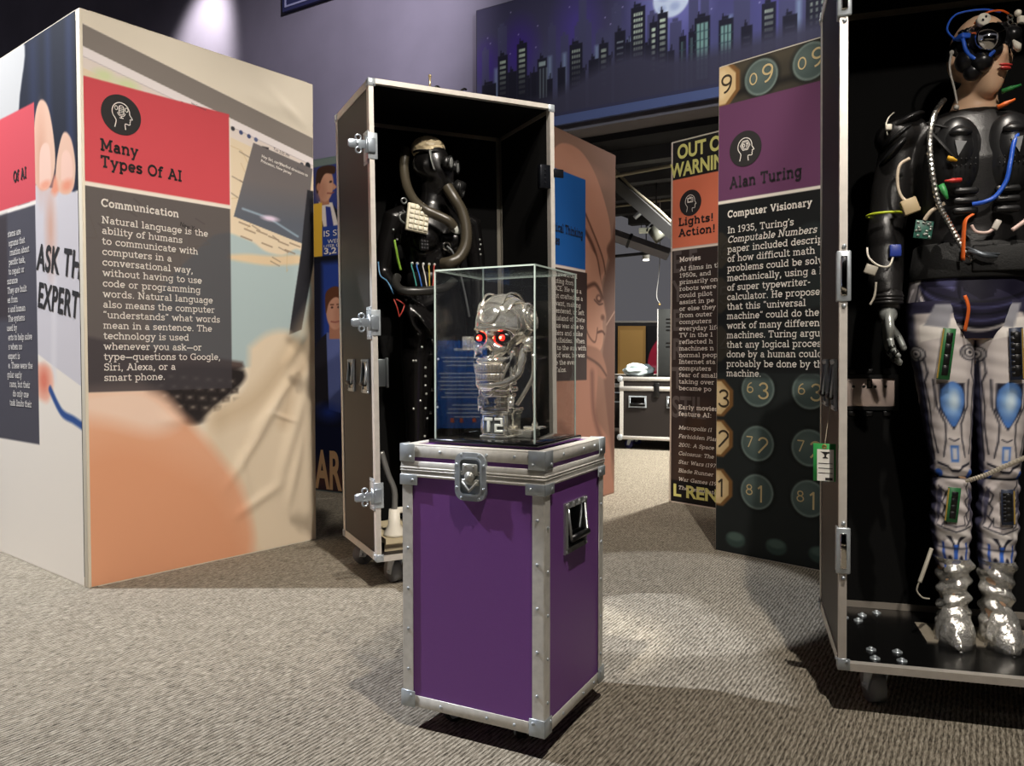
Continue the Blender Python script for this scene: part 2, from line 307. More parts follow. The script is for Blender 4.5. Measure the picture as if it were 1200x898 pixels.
def sans(t, cap, xs=1.0, bold=.0, shear=0, space=1.0):              # plain lettering, capital height cap
    cu = bpy.data.curves.new('lettering', 'FONT'); cu.body = t; cu.size = cap/.73; cu.offset = bold*cap; cu.shear = shear; cu.space_character = space
    o = bpy.data.objects.new('lettering', cu); COL.objects.link(o)
    dg = bpy.context.evaluated_depsgraph_get(); me = o.evaluated_get(dg).to_mesh()
    vs = [(v.co.x*xs, v.co.y, 0) for v in me.vertices]; fs = [list(p.vertices) for p in me.polygons]
    o.evaluated_get(dg).to_mesh_clear(); bpy.data.objects.remove(o); bpy.data.curves.remove(cu)
    return vs, fs
def put_sans(mb, t, x, y, cap, xs=1.0, bold=0., rot=0., z=0., wid=None, shear=0, space=1.0):
    vs, fs = sans(t, cap, xs, bold, shear, space)
    if wid:
        k = wid/max(v[0] for v in vs); vs = [(a*k, b, c) for a, b, c in vs]
    c, s_ = math.cos(rot), math.sin(rot); return mb.add([(x+a*c-b*s_, y+a*s_+b*c, z) for a, b, _ in vs], fs)

# ---------------------------------------------------------------- printing pictures on cloth
class Paint:
    def __init__(s, W, Hh, res, base, u0=0, v0=0):
        s.nx, s.ny = int(round(W/res))+1, int(round(Hh/res))+1
        s.U, s.V = np.meshgrid(np.linspace(u0, u0+W, s.nx), np.linspace(v0, v0+Hh, s.ny)); s.res = res
        s.img = np.empty((s.ny, s.nx, 3)); s.img[:] = base
    def mix(s, a, col):
        s.img += np.clip(a, 0, 1)[..., None]*(np.asarray(col, float)-s.img); return s
    def ald(s, d, soft): return np.clip(.5-d/max(soft, s.res), 0, 1)
    def sdpoly(s, P):
        d = np.full(s.U.shape, 1e9); ins = np.zeros(s.U.shape, bool); n = len(P)
        for i in range(n):
            (x0, y0), (x1, y1) = P[i], P[(i+1) % n]; ex, ey = x1-x0, y1-y0; wx, wy = s.U-x0, s.V-y0
            t = np.clip((wx*ex+wy*ey)/(ex*ex+ey*ey+1e-12), 0, 1); d = np.minimum(d, (wx-ex*t)**2+(wy-ey*t)**2)
            if y0 != y1: ins ^= ((y0 > s.V) != (y1 > s.V)) & (s.U < ex*(s.V-y0)/(y1-y0)+x0)
        d = np.sqrt(d); return np.where(ins, -d, d)
    def poly(s, P, col, soft=0, op=1.): return s.mix(op*s.ald(s.sdpoly(P), soft), col)
    def blob(s, P, col, soft=0, op=1., k=6): return s.poly([(p.x, p.y) for p in spline([(a, b, 0) for a, b in list(P)+[P[0]]], k)][:-1], col, soft, op)
    def rect(s, a, b, c, d, col, op=1., soft=0): return s.poly([(a, b), (c, b), (c, d), (a, d)], col, soft, op)
    def ell(s, cx, cy, rx, ry, col, soft=0, op=1., rot=0):
        c, q = math.cos(R(rot)), math.sin(R(rot)); x, y = (s.U-cx)*c+(s.V-cy)*q, -(s.U-cx)*q+(s.V-cy)*c
        return s.mix(op*s.ald((np.hypot(x/rx, y/ry)-1)*min(rx, ry), soft), col)
    def line(s, P, wd, col, soft=0, op=1.):
        d = np.full(s.U.shape, 1e9)
        for (x0, y0), (x1, y1) in zip(P, P[1:]):
            ex, ey = x1-x0, y1-y0; wx, wy = s.U-x0, s.V-y0; t = np.clip((wx*ex+wy*ey)/(ex*ex+ey*ey+1e-12), 0, 1)
            d = np.minimum(d, np.hypot(wx-ex*t, wy-ey*t))
        return s.mix(op*s.ald(d-wd/2, soft), col)
    def curve(s, P, wd, col, soft=0, op=1.): return s.line([(p.x, p.y) for p in spline([(a, b, 0) for a, b in P], 6)], wd, col, soft, op)
    def noise(s, amp, sc, seed=1):
        r = np.random.RandomState(seed); a = np.zeros(s.U.shape)
        for _ in range(14):
            th, f, p = r.rand()*6.28, sc*(.4+1.6*r.rand()), r.rand()*6.28
            a += np.sin((s.U*math.cos(th)+s.V*math.sin(th))*f+p)
        s.img += (a/4*amp)[..., None]; return s
    def build(s, name, parent, F=None, disp=None, m=None, z=0., pos=None):
        vs = pos.reshape(-1, 3) if pos is not None else np.stack([s.U, s.V, np.full(s.U.shape, z) if disp is None else disp+z], -1).reshape(-1, 3)
        i = np.arange(s.nx*s.ny).reshape(s.ny, s.nx); q = np.stack([i[:-1, :-1], i[:-1, 1:], i[1:, 1:], i[1:, :-1]], -1).reshape(-1)
        me = bpy.data.meshes.new(name); nq = len(q)//4; me.vertices.add(len(vs)); me.vertices.foreach_set('co', vs.ravel())
        me.loops.add(len(q)); me.loops.foreach_set('vertex_index', q); me.polygons.add(nq)
        me.polygons.foreach_set('loop_start', np.arange(nq)*4)
        me.polygons.foreach_set('use_smooth', np.ones(nq, bool)); me.update(calc_edges=True); me.validate()
        at = me.color_attributes.new('print', 'FLOAT_COLOR', 'POINT')
        at.data.foreach_set('color', np.concatenate([lin(np.clip(s.img, 0, 255)), np.ones((s.ny, s.nx, 1))], -1).ravel())
        me.materials.append(m or mat_print('printed_cloth')); o = bpy.data.objects.new(name, me); COL.objects.link(o)
        if parent is not None: o.parent = parent
        if F is not None: o.matrix_basis = F
        return o
def face(O, d):                                           # a wall-like face: x along d, y up, z towards the viewer
    d = Vector((d[0], d[1], 0)).normalized(); n = d.cross(Vector((0, 0, 1)))
    return Matrix(((d.x, 0, n.x, O[0]), (d.y, 0, n.y, O[1]), (0, 1, 0, O[2] if len(O) > 2 else 0), (0, 0, 0, 1)))
def on(root, F): return root.matrix_basis.inverted() @ F
def stick(root, F, name, mb, m, z=.003, label=None):
    o = part(root, name, mb, m, label); o.matrix_basis = on(root, F @ Matrix.Translation((0, 0, z))); return o
HEAD = [(-.34,-.66),(-.27,-.36),(-.30,-.24),(-.42,-.06),(-.46,.12),(-.42,.32),(-.30,.49),(-.12,.59),(.08,.59),(.26,.5),(.36,.36),(.41,.2),(.42,.08),(.54,-.1),(.52,-.14),(.43,-.15),(.45,-.24),(.42,-.28),(.43,-.38),(.37,-.43),(.18,-.42),(.2,-.7)]
def head_icon(root, F, x, y, r, kind):
    d = MB(); d.add([(x+r*math.cos(2*math.pi*i/48), y+r*math.sin(2*math.pi*i/48), 0) for i in range(48)], [list(range(48))])
    o = stick(root, F, 'icon_disc', d, TXB); l = MB(); tf = lambda a, b: (x+a*r, y+b*r, 0); w = .045
    strokes(l, [(p.x, p.y) for p in spline([(a, b, 0) for a, b in HEAD], 3)], w, tf)
    if kind == 'mic':
        for a in (-.12, .12): strokes(l, [(a, .1), (a, .36)], .04, tf)
        strokes(l, A_(0,.36,.12,.1,0,180), .04, tf); strokes(l, A_(0,.1,.12,.1,180,360), .04, tf)
        for b in (.12, .2, .28, .36): strokes(l, [(-.12, b), (.12, b)], .03, tf)
        strokes(l, A_(0,.1,.19,.17,180,360), .035, tf); strokes(l, [(0, -.07), (0, -.15)], .04, tf); strokes(l, [(-.1, -.16), (.1, -.16)], .04, tf)
        for q in (-.26, .26): strokes(l, E_(q,.3,.07,.1), .035, tf)
    elif kind == 'key':
        for q in (.30, .22): strokes(l, [(q*math.cos(R(60*i)), .18+q*math.sin(R(60*i))) for i in range(7)], .035, tf)
        put(l, '07', x-.17*r, y+.08*r, .2*r, True)
    else:
        strokes(l, [(-.25,.05),(.23,.05),(.23,.38),(-.25,.38),(-.25,.05)], .05, tf); strokes(l, [(-.2,.1),(.1,.1),(.1,.33),(-.2,.33),(-.2,.1)], .04, tf)
        strokes(l, [(-.1,.5),(0,.39),(.12,.5)], .035, tf)
    stick(root, F, 'icon_lines', l, TXW, .004)
# ---------------------------------------------------------------- the setting
def mat_carpet():
    m = bpy.data.materials.new('ribbed_carpet'); m.use_nodes = True; nt = m.node_tree; b = nt.nodes['Principled BSDF']; N = nt.nodes.new; L = nt.links.new
    tc = N('ShaderNodeTexCoord'); mp = N('ShaderNodeMapping'); mp.inputs['Rotation'].default_value = (0, 0, R(31)); L(tc.outputs['Object'], mp.inputs['Vector'])
    st = N('ShaderNodeMapping'); st.inputs['Scale'].default_value = (1, .15, 1); L(mp.outputs[0], st.inputs['Vector'])
    n1 = N('ShaderNodeTexNoise'); n1.inputs['Scale'].default_value = 270; n1.inputs['Detail'].default_value = 3; L(st.outputs[0], n1.inputs['Vector'])
    n2 = N('ShaderNodeTexNoise'); n2.inputs['Scale'].default_value = 380; n2.inputs['Detail'].default_value = 2; L(mp.outputs[0], n2.inputs['Vector'])
    wv = N('ShaderNodeTexWave'); wv.bands_direction = 'X'; wv.inputs['Scale'].default_value = 24; wv.inputs['Distortion'].default_value = 4
    wv.inputs['Detail'].default_value = 3; wv.inputs['Detail Scale'].default_value = 6; L(st.outputs[0], wv.inputs['Vector'])
    a = N('ShaderNodeMath'); a.operation = 'MULTIPLY_ADD'; L(n1.outputs['Fac'], a.inputs[0]); a.inputs[1].default_value = .54; a.inputs[2].default_value = 0
    c = N('ShaderNodeMath'); c.operation = 'MULTIPLY_ADD'; L(n2.outputs['Fac'], c.inputs[0]); c.inputs[1].default_value = .30; L(a.outputs[0], c.inputs[2])
    d = N('ShaderNodeMath'); d.operation = 'MULTIPLY_ADD'; L(wv.outputs['Fac'], d.inputs[0]); d.inputs[1].default_value = .17; L(c.outputs[0], d.inputs[2])
    r = N('ShaderNodeValToRGB'); e = r.color_ramp.elements; e[0].position = .34; e[1].position = .72
    e[0].color = (*lin((54, 50, 44)), 1); e[1].color = (*lin((194, 186, 170)), 1); x = e.new(.5); x.color = (*lin((132, 124, 110)), 1)
    L(d.outputs[0], r.inputs['Fac']); L(r.outputs['Color'], b.inputs['Base Color']); b.inputs['Roughness'].default_value = .95; b.inputs['Specular IOR Level'].default_value = .1
    bp = N('ShaderNodeBump'); bp.inputs['Strength'].default_value = .6; bp.inputs['Distance'].default_value = .006
    L(d.outputs[0], bp.inputs['Height']); L(bp.outputs[0], b.inputs['Normal']); return m
struct('floor', MB().box(-9, 14, -6, 24, -.1, 0), mat_carpet())
WALLM = mat('violet_wall_paint', (122, 116, 132), .75, 0, .25, noise=(1.1, .12), bump=(60, .05))
DARKM = mat('dark_ceiling_paint', (40, 41, 45), .9, 0, .2, noise=(2, .2))
FW = face((.47, 7.2), (.85, -.52))                       # the long wall: x along it, y up
def wpart(name, mb, m): o = struct(name, mb, m); o.matrix_basis = FW; return o
wpart('wall_back', MB().box(-13, -1.1, 0, 3.12, -.25, 0).box(-13, 9, 3.12, 7, -.25, 0), WALLM)
wpart('trim_1', MB().box(-1.1, 9, 3.06, 3.12, -.26, .01), mat('grey_soffit', (96, 92, 96), .8))
struct('ceiling', MB().box(-12, 14, -6, 24, 7.0, 7.1), DARKM)
c2 = struct('ceiling_2', MB().box(-1.1, 9, 3.0, 3.06, -15, -.26), DARKM); c2.matrix_basis = FW
fw = struct('wall_far', MB().box(-1.1, 12, 0, 3.0, -13.2, -13), mat('grey_blue_wall', (112, 116, 126), .8, noise=(1, .05))); fw.matrix_basis = FW

struct('wall_front', MB().box(-9, 9, -5.2, -5, 0, 4.4), mat('pale_gallery_wall', (204, 196, 184), .8))
struct('wall_front', MB().box(-9, 9, -5.2, -5, 0, 4.4), mat('pale_gallery_wall', (204, 196, 184), .8))
# joists, truss and pipes under the hall ceiling
BEAMM = mat('dark_grey_beam', (66, 68, 72), .8); PIPEM = mat('pale_pipe', (136, 130, 112), .7)
for i, zz in enumerate((-.7, -1.5, -2.3, -3.1, -3.9, -4.8, -5.8, -7, -8.4, -10, -11.6)):
    o = struct('beam', MB().box(-1.0, 9, 2.87, 3.0, zz-.07, zz+.07), BEAMM); o.matrix_basis = FW
r = thing('roof_truss', 'dark slanting roof truss with a pale pipe along its top', 'truss', (0, 0, 0))
a, b = Vector((.99, 7.6, 2.70)), Vector((1.61, 8.0, 2.29)); d = (b-a)
part(r, 'girder', MB().sweep([a-d*.5, b+d*.8], .075, 4, smooth=False), mat('girder_black', (34, 35, 37), .8))
part(r, 'pipe', MB().sweep(spline([a-d*.45+Vector((0,-.04,.08)), a+Vector((0,-.04,.095)), a+d*.3+Vector((0,-.04,.075)), a+d*.7+Vector((0,-.04,.09)), b+Vector((0,-.04,.085)), b+d*.5+Vector((0,-.04,.08))]), .017, 8), PIPEM)
part(r, 'hanger', MB().cyl(a-d*.2, (a-d*.2)[:2]+(2.9,) if False else Vector(((a-d*.2).x, (a-d*.2).y, 2.99)), .01, 6), BEAMM)
for (p, q, rr, lb) in (((.5, 7.75, 2.70), (2.6, 6.7, 2.87), .018, 'topmost pale pipe running under the hall ceiling'),
                       ((.9, 9.15, 2.73), (2.6, 8.5, 2.83), .016, 'thin pale pipe crossing behind the slanting truss'),
                       ((.9, 10.3, 2.30), (3.0, 9.6, 2.42), .02, 'lowest dark pipe crossing above the lit lamp')):
    tag(MB().sweep([p, q], rr, 8).build('ceiling_pipe', PIPEM if rr < .02 else BEAMM), lb, 'pipe', 'pipes under the hall ceiling')
t = thing('duct', 'wide grey slanting duct below the pale strip light', 'duct', (1.24, 9.5, 2.48))
part(t, 'duct_body', MB().sweep([(-.3, .05, .12), (.62, -.15, -.24)], .075, 4, smooth=False), mat('grey_duct', (140, 138, 144), .6))
part(t, 'flange', MB().sweep([(.15, -.05, -.056), (.18, -.055, -.068)], .09, 4, smooth=False), BEAMM)
t = thing('strip_light', 'pale strip light hanging level under the dark hall ceiling', 'light', (1.76, 10.0, 2.60), -10)
part(t, 'housing', MB().rbox(-.15, .15, -.05, .05, 0, .06, .01), mat('pale_housing', (205, 205, 180), .5, emit=.3))
for q in (-.12, .12): part(t, 'rod', MB().cyl((q, 0, .06), (q, 0, .39), .005, 6), BEAMM)
t = thing('stage_light', 'grey can spotlight hanging beside the slanting truss', 'light', (1.55, 8.6, 2.42))
part(t, 'can', MB().sweep([(-.02, 0, .0), (.07, -.04, -.10)], [.065, .085], 20), mat('grey_can', (112, 114, 106), .45, .3))
part(t, 'yoke', MB().torus((.02, 0, -.03), .10, .01, 'y', 20, 6, 0, 180).cyl((.02, 0, .07), (.02, 0, .57), .01, 6), BEAMM)
t = thing('stage_light', 'small slim silver lamp under the slanting truss', 'light', (1.40, 8.5, 2.60))
part(t, 'can', MB().sweep([(-.08, 0, -.08), (.04, 0, .03)], .026, 12), mat('silver_can', (180, 190, 196), .3, .4))
part(t, 'stem', MB().cyl((.03, 0, .02), (.03, 0, .39), .008, 6), BEAMM)
t = thing('stage_light', 'white lit lamp below the grey duct near the far wall', 'light', (1.87, 11.0, 2.42))
part(t, 'can', MB().sweep([(0, 0, .06), (0, 0, -.03)], .05, 14), mat('white_can', (230, 232, 226), .5))
part(t, 'lens', MB().sweep([(0, 0, -.03), (0, 0, -.045)], .042, 14), mat('lamp_glow', (255, 250, 235), .3, emit=5))
part(t, 'stem', MB().cyl((0, 0, .06), (0, 0, .58), .008, 6), BEAMM)
t = thing('hanging_cable', 'thin looped cable hanging above the black vented cabinet', 'cable', (1.78, 9.5, 1.68))
part(t, 'wire', MB().sweep(spline([(0, 0, 1.31), (.0, 0, .5), (-.035, 0, .1), (0, 0, 0)]), .005, 6), mat('pale_wire', (170, 170, 170), .6))
part(t, 'hook', MB().ball((0, 0, -.02), .014), mat('brass_hook', (200, 160, 100), .4, .6))

# dark partition with two posters at the end of the hall
PM = mat('dark_partition_panel', (30, 31, 38), .8)
struct('partition', MB().box(1.1, 4.4, 11.9, 11.98, 0, 1.55), PM)
struct('trim_2', MB().box(1.1, 4.4, 11.88, 12, 1.55, 1.58), mat('pale_rail', (150, 150, 150), .6))
p = Paint(.42, 1.3, .01, (176, 140, 82)).rect(.03, .03, .38, 1.24, (196, 158, 96)).ell(.22, .28, .1, .12, (130, 84, 50), .03).ell(.22, .44, .06, .07, (110, 66, 40), .03).rect(.13, 0, .32, .2, (105, 62, 42), 1, .03)
po = p.build('poster', None, face((1.60, 11.88, .2), (1, 0)), m=mat_print('printed_cloth')); tag(po, 'tan poster with a brown figure on the dark far partition', 'poster')
p = Paint(.5, 1.3, .01, (26, 26, 32)).blob([(.0, .1), (.02, .8), (.16, 1.1), (.3, 1.28), (.3, .0)], (178, 40, 72)).rect(.06, .62, .26, .7, (225, 180, 185), .5, .03).rect(.1, .3, .26, .37, (225, 180, 185), .4, .03)
po = p.build('poster', None, face((2.04, 11.88, .2), (1, 0))); tag(po, 'dark poster with a magenta curved shape on the far partition', 'poster')

# skyline mural on the long wall
def mural():
    root = tag(bpy.data.objects.new('skyline_mural', None), 'dark violet night skyline mural with full moon on the wall', 'mural'); COL.objects.link(root); root.matrix_basis = FW
    W, v0, v1 = 5.2, 3.2, 4.34; u0 = -.92
    P = Paint(W, v1-v0, .0075, (76, 72, 98), u0, v0); hgt = (P.V-v0)/(v1-v0)
    P.mix(np.clip(1.4-hgt*2.2, 0, .8), (84, 88, 116)); P.mix(np.clip((hgt-.55)*1.3, 0, .6), (50, 46, 66))
    for (u, v, r_, c) in ((-.45, 3.85, .26, (74, 44, 150)), (.15, 3.95, .3, (84, 66, 150)), (-.8, 3.8, .2, (72, 46, 140)), (1.05, 3.85, .6, (96, 92, 160)), (2.0, 3.9, .6, (92, 86, 160))):
        P.ell(u, v, r_*.6, r_*.9, c, r_*.9, .75)
    rs = np.random.RandomState(3)
    for _ in range(60): P.ell(u0+rs.rand()*W, 3.75+rs.rand()*.55, .006, .006, (200, 190, 230), .008, .7)
    P.ell(1.03, 4.005, .28, .28, (140, 138, 200), .3, .7); P.ell(1.03, 4.005, .16, .16, (222, 230, 246), .02)
    for (u, v, r_) in ((.97, 4.03, .05), (1.06, 3.93, .04), (1.1, 4.05, .035), (.95, 3.93, .03)): P.ell(u, v, r_, r_*.8, (176, 188, 220), .03, .8)
    for (a, b_, t) in ((-.86,-.78,3.95),(-.68,-.58,4.13),(-.14,-.06,4.02),(-.01,.07,3.91),(.13,.30,3.97),(.17,.25,4.2),(.19,.23,4.34),(.34,.44,3.86),(.49,.58,4.05),(.82,.91,3.91),(1.02,1.12,3.8),(1.18,1.26,3.96),(1.28,1.35,4.1),(1.55,1.68,4.0),(1.9,2.1,4.1),(2.5,2.7,4.0),(3.0,3.3,4.15)):
        P.rect(a, v0, b_, t, (78, 76, 104), .85); P.rect(a+.02, t, b_-.03, t+.03, (78, 76, 104), .85)
    for u in (-.70,-.12,.03,.35,.66,.98,1.27,1.52,2.05): P.rect(u-.015, 3.3, u+.015, 3.75, (190, 220, 240), .55, .04)
    B = [(-.86,-.70,3.62,''),(-.68,-.57,3.86,'g'),(-.57,-.47,3.69,''),(-.47,-.36,3.93,'g'),(-.36,-.32,3.6,''),(-.32,-.25,3.64,''),(-.25,-.15,3.75,'s'),(-.15,-.09,3.55,''),(-.04,.04,3.63,''),(.08,.21,3.81,'g'),(.21,.24,3.56,''),(.27,.37,3.64,''),(.37,.46,3.76,'g'),(.46,.49,3.62,''),(.52,.62,3.83,'h'),(.62,.67,3.72,''),(.67,.80,4.0,'g'),(.80,.84,3.66,''),(.84,.91,3.84,'g'),(.91,1.0,3.9,'g'),(1.0,1.06,3.57,''),(1.10,1.16,3.67,'b'),(1.18,1.23,3.69,'b'),(1.23,1.36,3.79,'b'),(1.43,1.55,3.73,'b'),(1.61,1.70,3.64,'h'),(1.77,1.88,3.78,'g'),(1.93,2.04,3.65,'h'),(2.1,2.3,3.9,'g'),(2.4,2.6,3.75,'b'),(2.7,2.9,3.95,'g'),(3.0,3.2,3.8,'h'),(3.4,3.6,3.9,'b')]
    for (a, b_, t, k) in B:
        P.rect(a, v0, b_, t, (38, 36, 48)); P.rect(a+.025, t, b_-.04, t+.025, (38, 36, 48)); P.rect(a+.03, t, a+.04, t+.05, (38, 36, 48))
        fade = lambda v: np.clip((v-3.5)/.35, .15, .95)
        if k == 'g':
            n = 4
            for r_ in range(9):
                v = t-.05-.048*r_
                if v < 3.42: break
                for c in range(n):
                    x = a+.022+(b_-a-.044)*(c+.5)/n; P.rect(x-.0075, v-.026, x+.0075, v, (214, 226, 196), float(fade(v)))
        elif k == 'h':
            for r_ in range(7): P.rect(a+.02, t-.1-.05*r_, b_-.02, t-.085-.05*r_, (170, 180, 180), float(fade(t-.1-.05*r_)))
        elif k == 's':
            P.rect(a+.015, t-.07, b_-.015, t-.03, (190, 205, 195), .8)
            for c in range(3): P.rect(a+.02+.034*c, t-.36, a+.038+.034*c, t-.09, (140, 150, 150), .6)
        elif k == 'b':
            for c in range(3):
                x0 = a+.015+(b_-a-.03)*c/3; P.rect(x0+.004, t-.5, x0+(b_-a-.03)/3-.004, t-.05, (160, 208, 190), .75)
            for r_ in range(6): P.rect(a, t-.12-.07*r_, b_, t-.11-.07*r_, (60, 80, 86), .7)
    P.blob([(u0-.2, v0-.2), (u0-.2, 3.36), (-.2, 3.38), (.6, 3.62), (1.2, 3.5), (2.4, 3.56), (4.6, 3.5), (4.6, v0-.2)], (70, 67, 84), .12, .95)
    P.rect(u0, v0, u0+W, v0+.03, (62, 62, 86), .8)
    g = P.build('mural_print', root, None, np.full(P.U.shape, .045))
    part(root, 'backing', MB().box(u0-.01, u0+W, v0-.0, v1+.01, 0, .04), mat('mural_backing', (44, 42, 56), .8))
    part(root, 'ledge', MB().box(-1.1, u0+W, 3.12, 3.2, 0, .05), mat('blue_ledge', (84, 96, 138), .7))
mural()
# framed dark blue sign whose corner hangs into view
t = tag(bpy.data.objects.new('wall_sign', None), 'dark blue sign with pale border high on the violet wall', 'sign'); COL.objects.link(t); t.matrix_basis = FW
part(t, 'board', MB().box(-3.57, -1.6, 4.93, 6.1, .0, .05), mat('sign_blue', (42, 44, 84), .6))
part(t, 'border', MB().frame(-3.53, -1.64, 4.97, 6.06, .02, .05, .056), mat('sign_border', (150, 150, 185), .6)).matrix_basis = Matrix(((1,0,0,0),(0,0,1,0),(0,1,0,0),(0,0,0,1)))

# blue text board behind the viewer, mirrored in the clear box
t = thing('text_board', 'blue text board on a black stand facing the clear display box', 'sign', (-5.6, -1.29, 0), 121.8)
P = Paint(.56, .95, .006, (34, 92, 178)); P.rect(.1, .84, .36, .87, (220, 226, 232))
for k, wd in enumerate((.42,.40,.36,0,.44,.42,.45,.43,.44,.38,.42,0,.3,.34,.36,.28)):
    if wd: P.rect(.08, .76-.043*k, .08+wd, .775-.043*k, (214, 222, 232))
for x in (.12, .26, .36): P.rect(x, .06, x+.04, .11, (226, 96, 50))
P.build('printed_sheet', t, Matrix.Translation((-.28, -.021, .25)) @ Matrix.Rotation(math.pi/2, 4, 'X'))
part(t, 'board', MB().rbox(-.29, .29, -.02, 0, .24, 1.21, .004), BLACK); part(t, 'stand', MB().rbox(-.03, .03, 0, .03, .02, 1.0, .004).rbox(-.22, .22, -.15, .18, 0, .02, .006), BLACK)
# ---------------------------------------------------------------- printed towers
FRAMEM = mat('tower_frame', (226, 216, 196), .5, 0, .4)
RED = (208, 80, 88)
def tower(label, cornerF, W, D, frame_m=FRAMEM, post=.022):
    """cornerF: frame of the shown face, its origin at that face's lower left"""
    o = tag(bpy.data.objects.new('exhibit_tower', None), label, 'display tower', 'printed exhibit towers'); COL.objects.link(o)
    o.matrix_basis = cornerF @ Matrix.Translation((W/2, 0, -D/2)) @ Matrix.Rotation(-math.pi/2, 4, 'X')
    mb = MB()
    for x in (-W/2, W/2-post):
        for y in (-D/2, D/2-post): mb.rbox(x, x+post, y, y+post, 0, 2.5, .004)
    for z in (0, 2.5-post):
        mb.box(-W/2+post, W/2-post, -D/2, -D/2+post, z, z+post).box(-W/2+post, W/2-post, D/2-post, D/2, z, z+post)
        mb.box(-W/2, -W/2+post, -D/2+post, D/2-post, z, z+post).box(W/2-post, W/2, -D/2+post, D/2-post, z, z+post)
    part(o, 'frame', mb, frame_m)
    i = .006; part(o, 'fabric_cover', MB().box(-W/2+i, W/2-i, -D/2+i, D/2-i, .01, 2.49), mat('plain_cover', (120, 110, 104), .8))
    return o
def headblocks(P, col, x0, x1, body, vt=2.215, vm=1.766, vb=.855, bop=.82):
    P.rect(x0, vm, x1, vt, col); P.rect(x0, vm-.018, x1, vm, (238, 228, 216)); P.rect(x0, vb, x1, vm-.018, body, bop)

# --- left tower: wide face about the many types, narrow-looking face about experts
A = (-1.845, 3.393); dR = (.771, .637)
dR = (.759, .941); FA = face(A, dR); nv = Vector((-dR[1], dR[0])).normalized()
T1 = tower('large cream tower headed Many Types Of AI with red block', FA, 1.208, 1.2, FRAMEM, .04)
P = Paint(1.192, 2.490, .004, (238, 228, 210), .012, .005)
P.noise(5, 9, 2)
P.poly([(0,2.437),(1.21,2.205),(1.21,2.095),(0,2.342)], (138, 130, 124))
P.poly([(0,2.342),(1.21,2.095),(1.21,2.055),(0,2.298)], (240, 232, 232)); P.line([(0,2.298),(1.21,2.055)], .006, (190, 180, 184))
P.poly([(0,2.298),(1.21,2.055),(1.21,2.0),(0,2.25)], (230, 218, 210)); P.poly([(0,2.25),(1.21,2.0),(1.21,1.1),(0,.8)], (232, 214, 186))
for (u, v, r_) in ((.1,2.24,.04),(.2,2.22,.05),(.05,2.2,.03)): P.ell(u, v, r_, r_*.6, (214, 222, 176), .03)
rs = np.random.RandomState(5)
P.blob([(.69,1.63),(.82,1.60),(.9,1.56),(1.0,1.55),(1.13,1.57),(1.2,1.2),(1.0,1.0),(.6,.95),(.3,1.0),(.33,1.3),(.5,1.5),(.6,1.6)], (178, 196, 198), .015)
P.blob([(.69,1.52),(.8,1.535),(.95,1.54),(1.1,1.56),(1.13,1.52),(.95,1.49),(.8,1.49),(.69,1.5)], (228, 204, 168), .02)
for i in range(16):
    x, y = rs.rand()*1.2, 1.5+rs.rand()*.6; P.line([(x, y), (x+.15*(rs.rand()-.5), y-.12*rs.rand()), (x+.3*(rs.rand()-.5), y-.2*rs.rand())], .003, (206, 178, 130), .004, .8)
for i in range(46):
    x, y = .05+rs.rand()*1.1, 1.5+rs.rand()*.55; P.line([(x, y), (x+.03+.04*rs.rand(), y-.02)], .006, (120, 104, 92), .004, .6)
for (x, y) in ((.75,1.69),(.78,1.66),(.85,1.66),(.92,1.64),(.98,1.62),(1.05,1.62),(.76,1.62),(.88,1.6),(1.02,1.58)): P.line([(x, y), (x+.06, y-.014)], .008, (140, 118, 98), .004, .7)
# menu bar marks
for (x, c) in ((.455,(40,36,40)),(.495,(18,18,20)),(.53,(230,110,80)),(.54,(80,120,200)),(.72,(60,60,66)),(.765,(70,80,120)),(.81,(70,80,120)),(.85,(90,100,140))): P.ell(x, 2.277-.205*(x-.1)-.0, .011, .011, c, .004)
P.rect(.885, 2.083, .925, 2.098, (30, 30, 34)); P.ell(1.13, 2.05, .012, .012, (90, 90, 100), .004); P.ell(1.17, 2.05, .017, .02, (40, 44, 50), .004)
P.poly([(.95,2.075),(1.07,2.05),(1.065,2.005),(.945,2.03)], (120, 112, 110))
P.poly([(.835,2.105),(1.20,2.04),(1.15,1.62),(.72,1.715)], (118, 112, 112)); P.mix(P.ald(P.sdpoly([(.835,2.105),(1.20,2.04),(1.15,1.62),(.72,1.715)]), .004)*np.clip((1.92-P.V)/.25, 0, .8), (92, 100, 114))
P.line([(.77,1.76),(.92,1.735),(1.1,1.66)], .007, (190, 220, 240), .012, .8); P.ell(.93, 1.733, .045, .013, (232, 214, 236), .014)
# laptop edge, deck and keys
P.poly([(1.165,1.92),(1.22,1.92),(1.22,1.6),(1.12,1.16),(1.04,1.13),(1.12,1.6)], (44, 44, 50), .006)
P.poly([(0,1.1),(.2,1.06),(.76,.985),(.77,.96),(.5,.86),(0,.86)], (92, 78, 74), .02)
P.blob([(.26,.92),(.45,.97),(.72,.955),(.775,.93),(.76,.88),(.6,.76),(.5,.69),(.34,.74),(.27,.81)], (42, 37, 37), .03)
for r_ in range(4):
    for c in range(7):
        x, y = .32+.063*c+.015*r_, .925-.048*r_-.006*c; P.rect(x-.022, y-.014, x+.022, y+.012, (62, 55, 53), .9, .012); P.ell(x, y, .009, .006, (150, 140, 130), .01, .7)
P.ell(.46, .705, .07, .018, (50, 44, 44), .03)
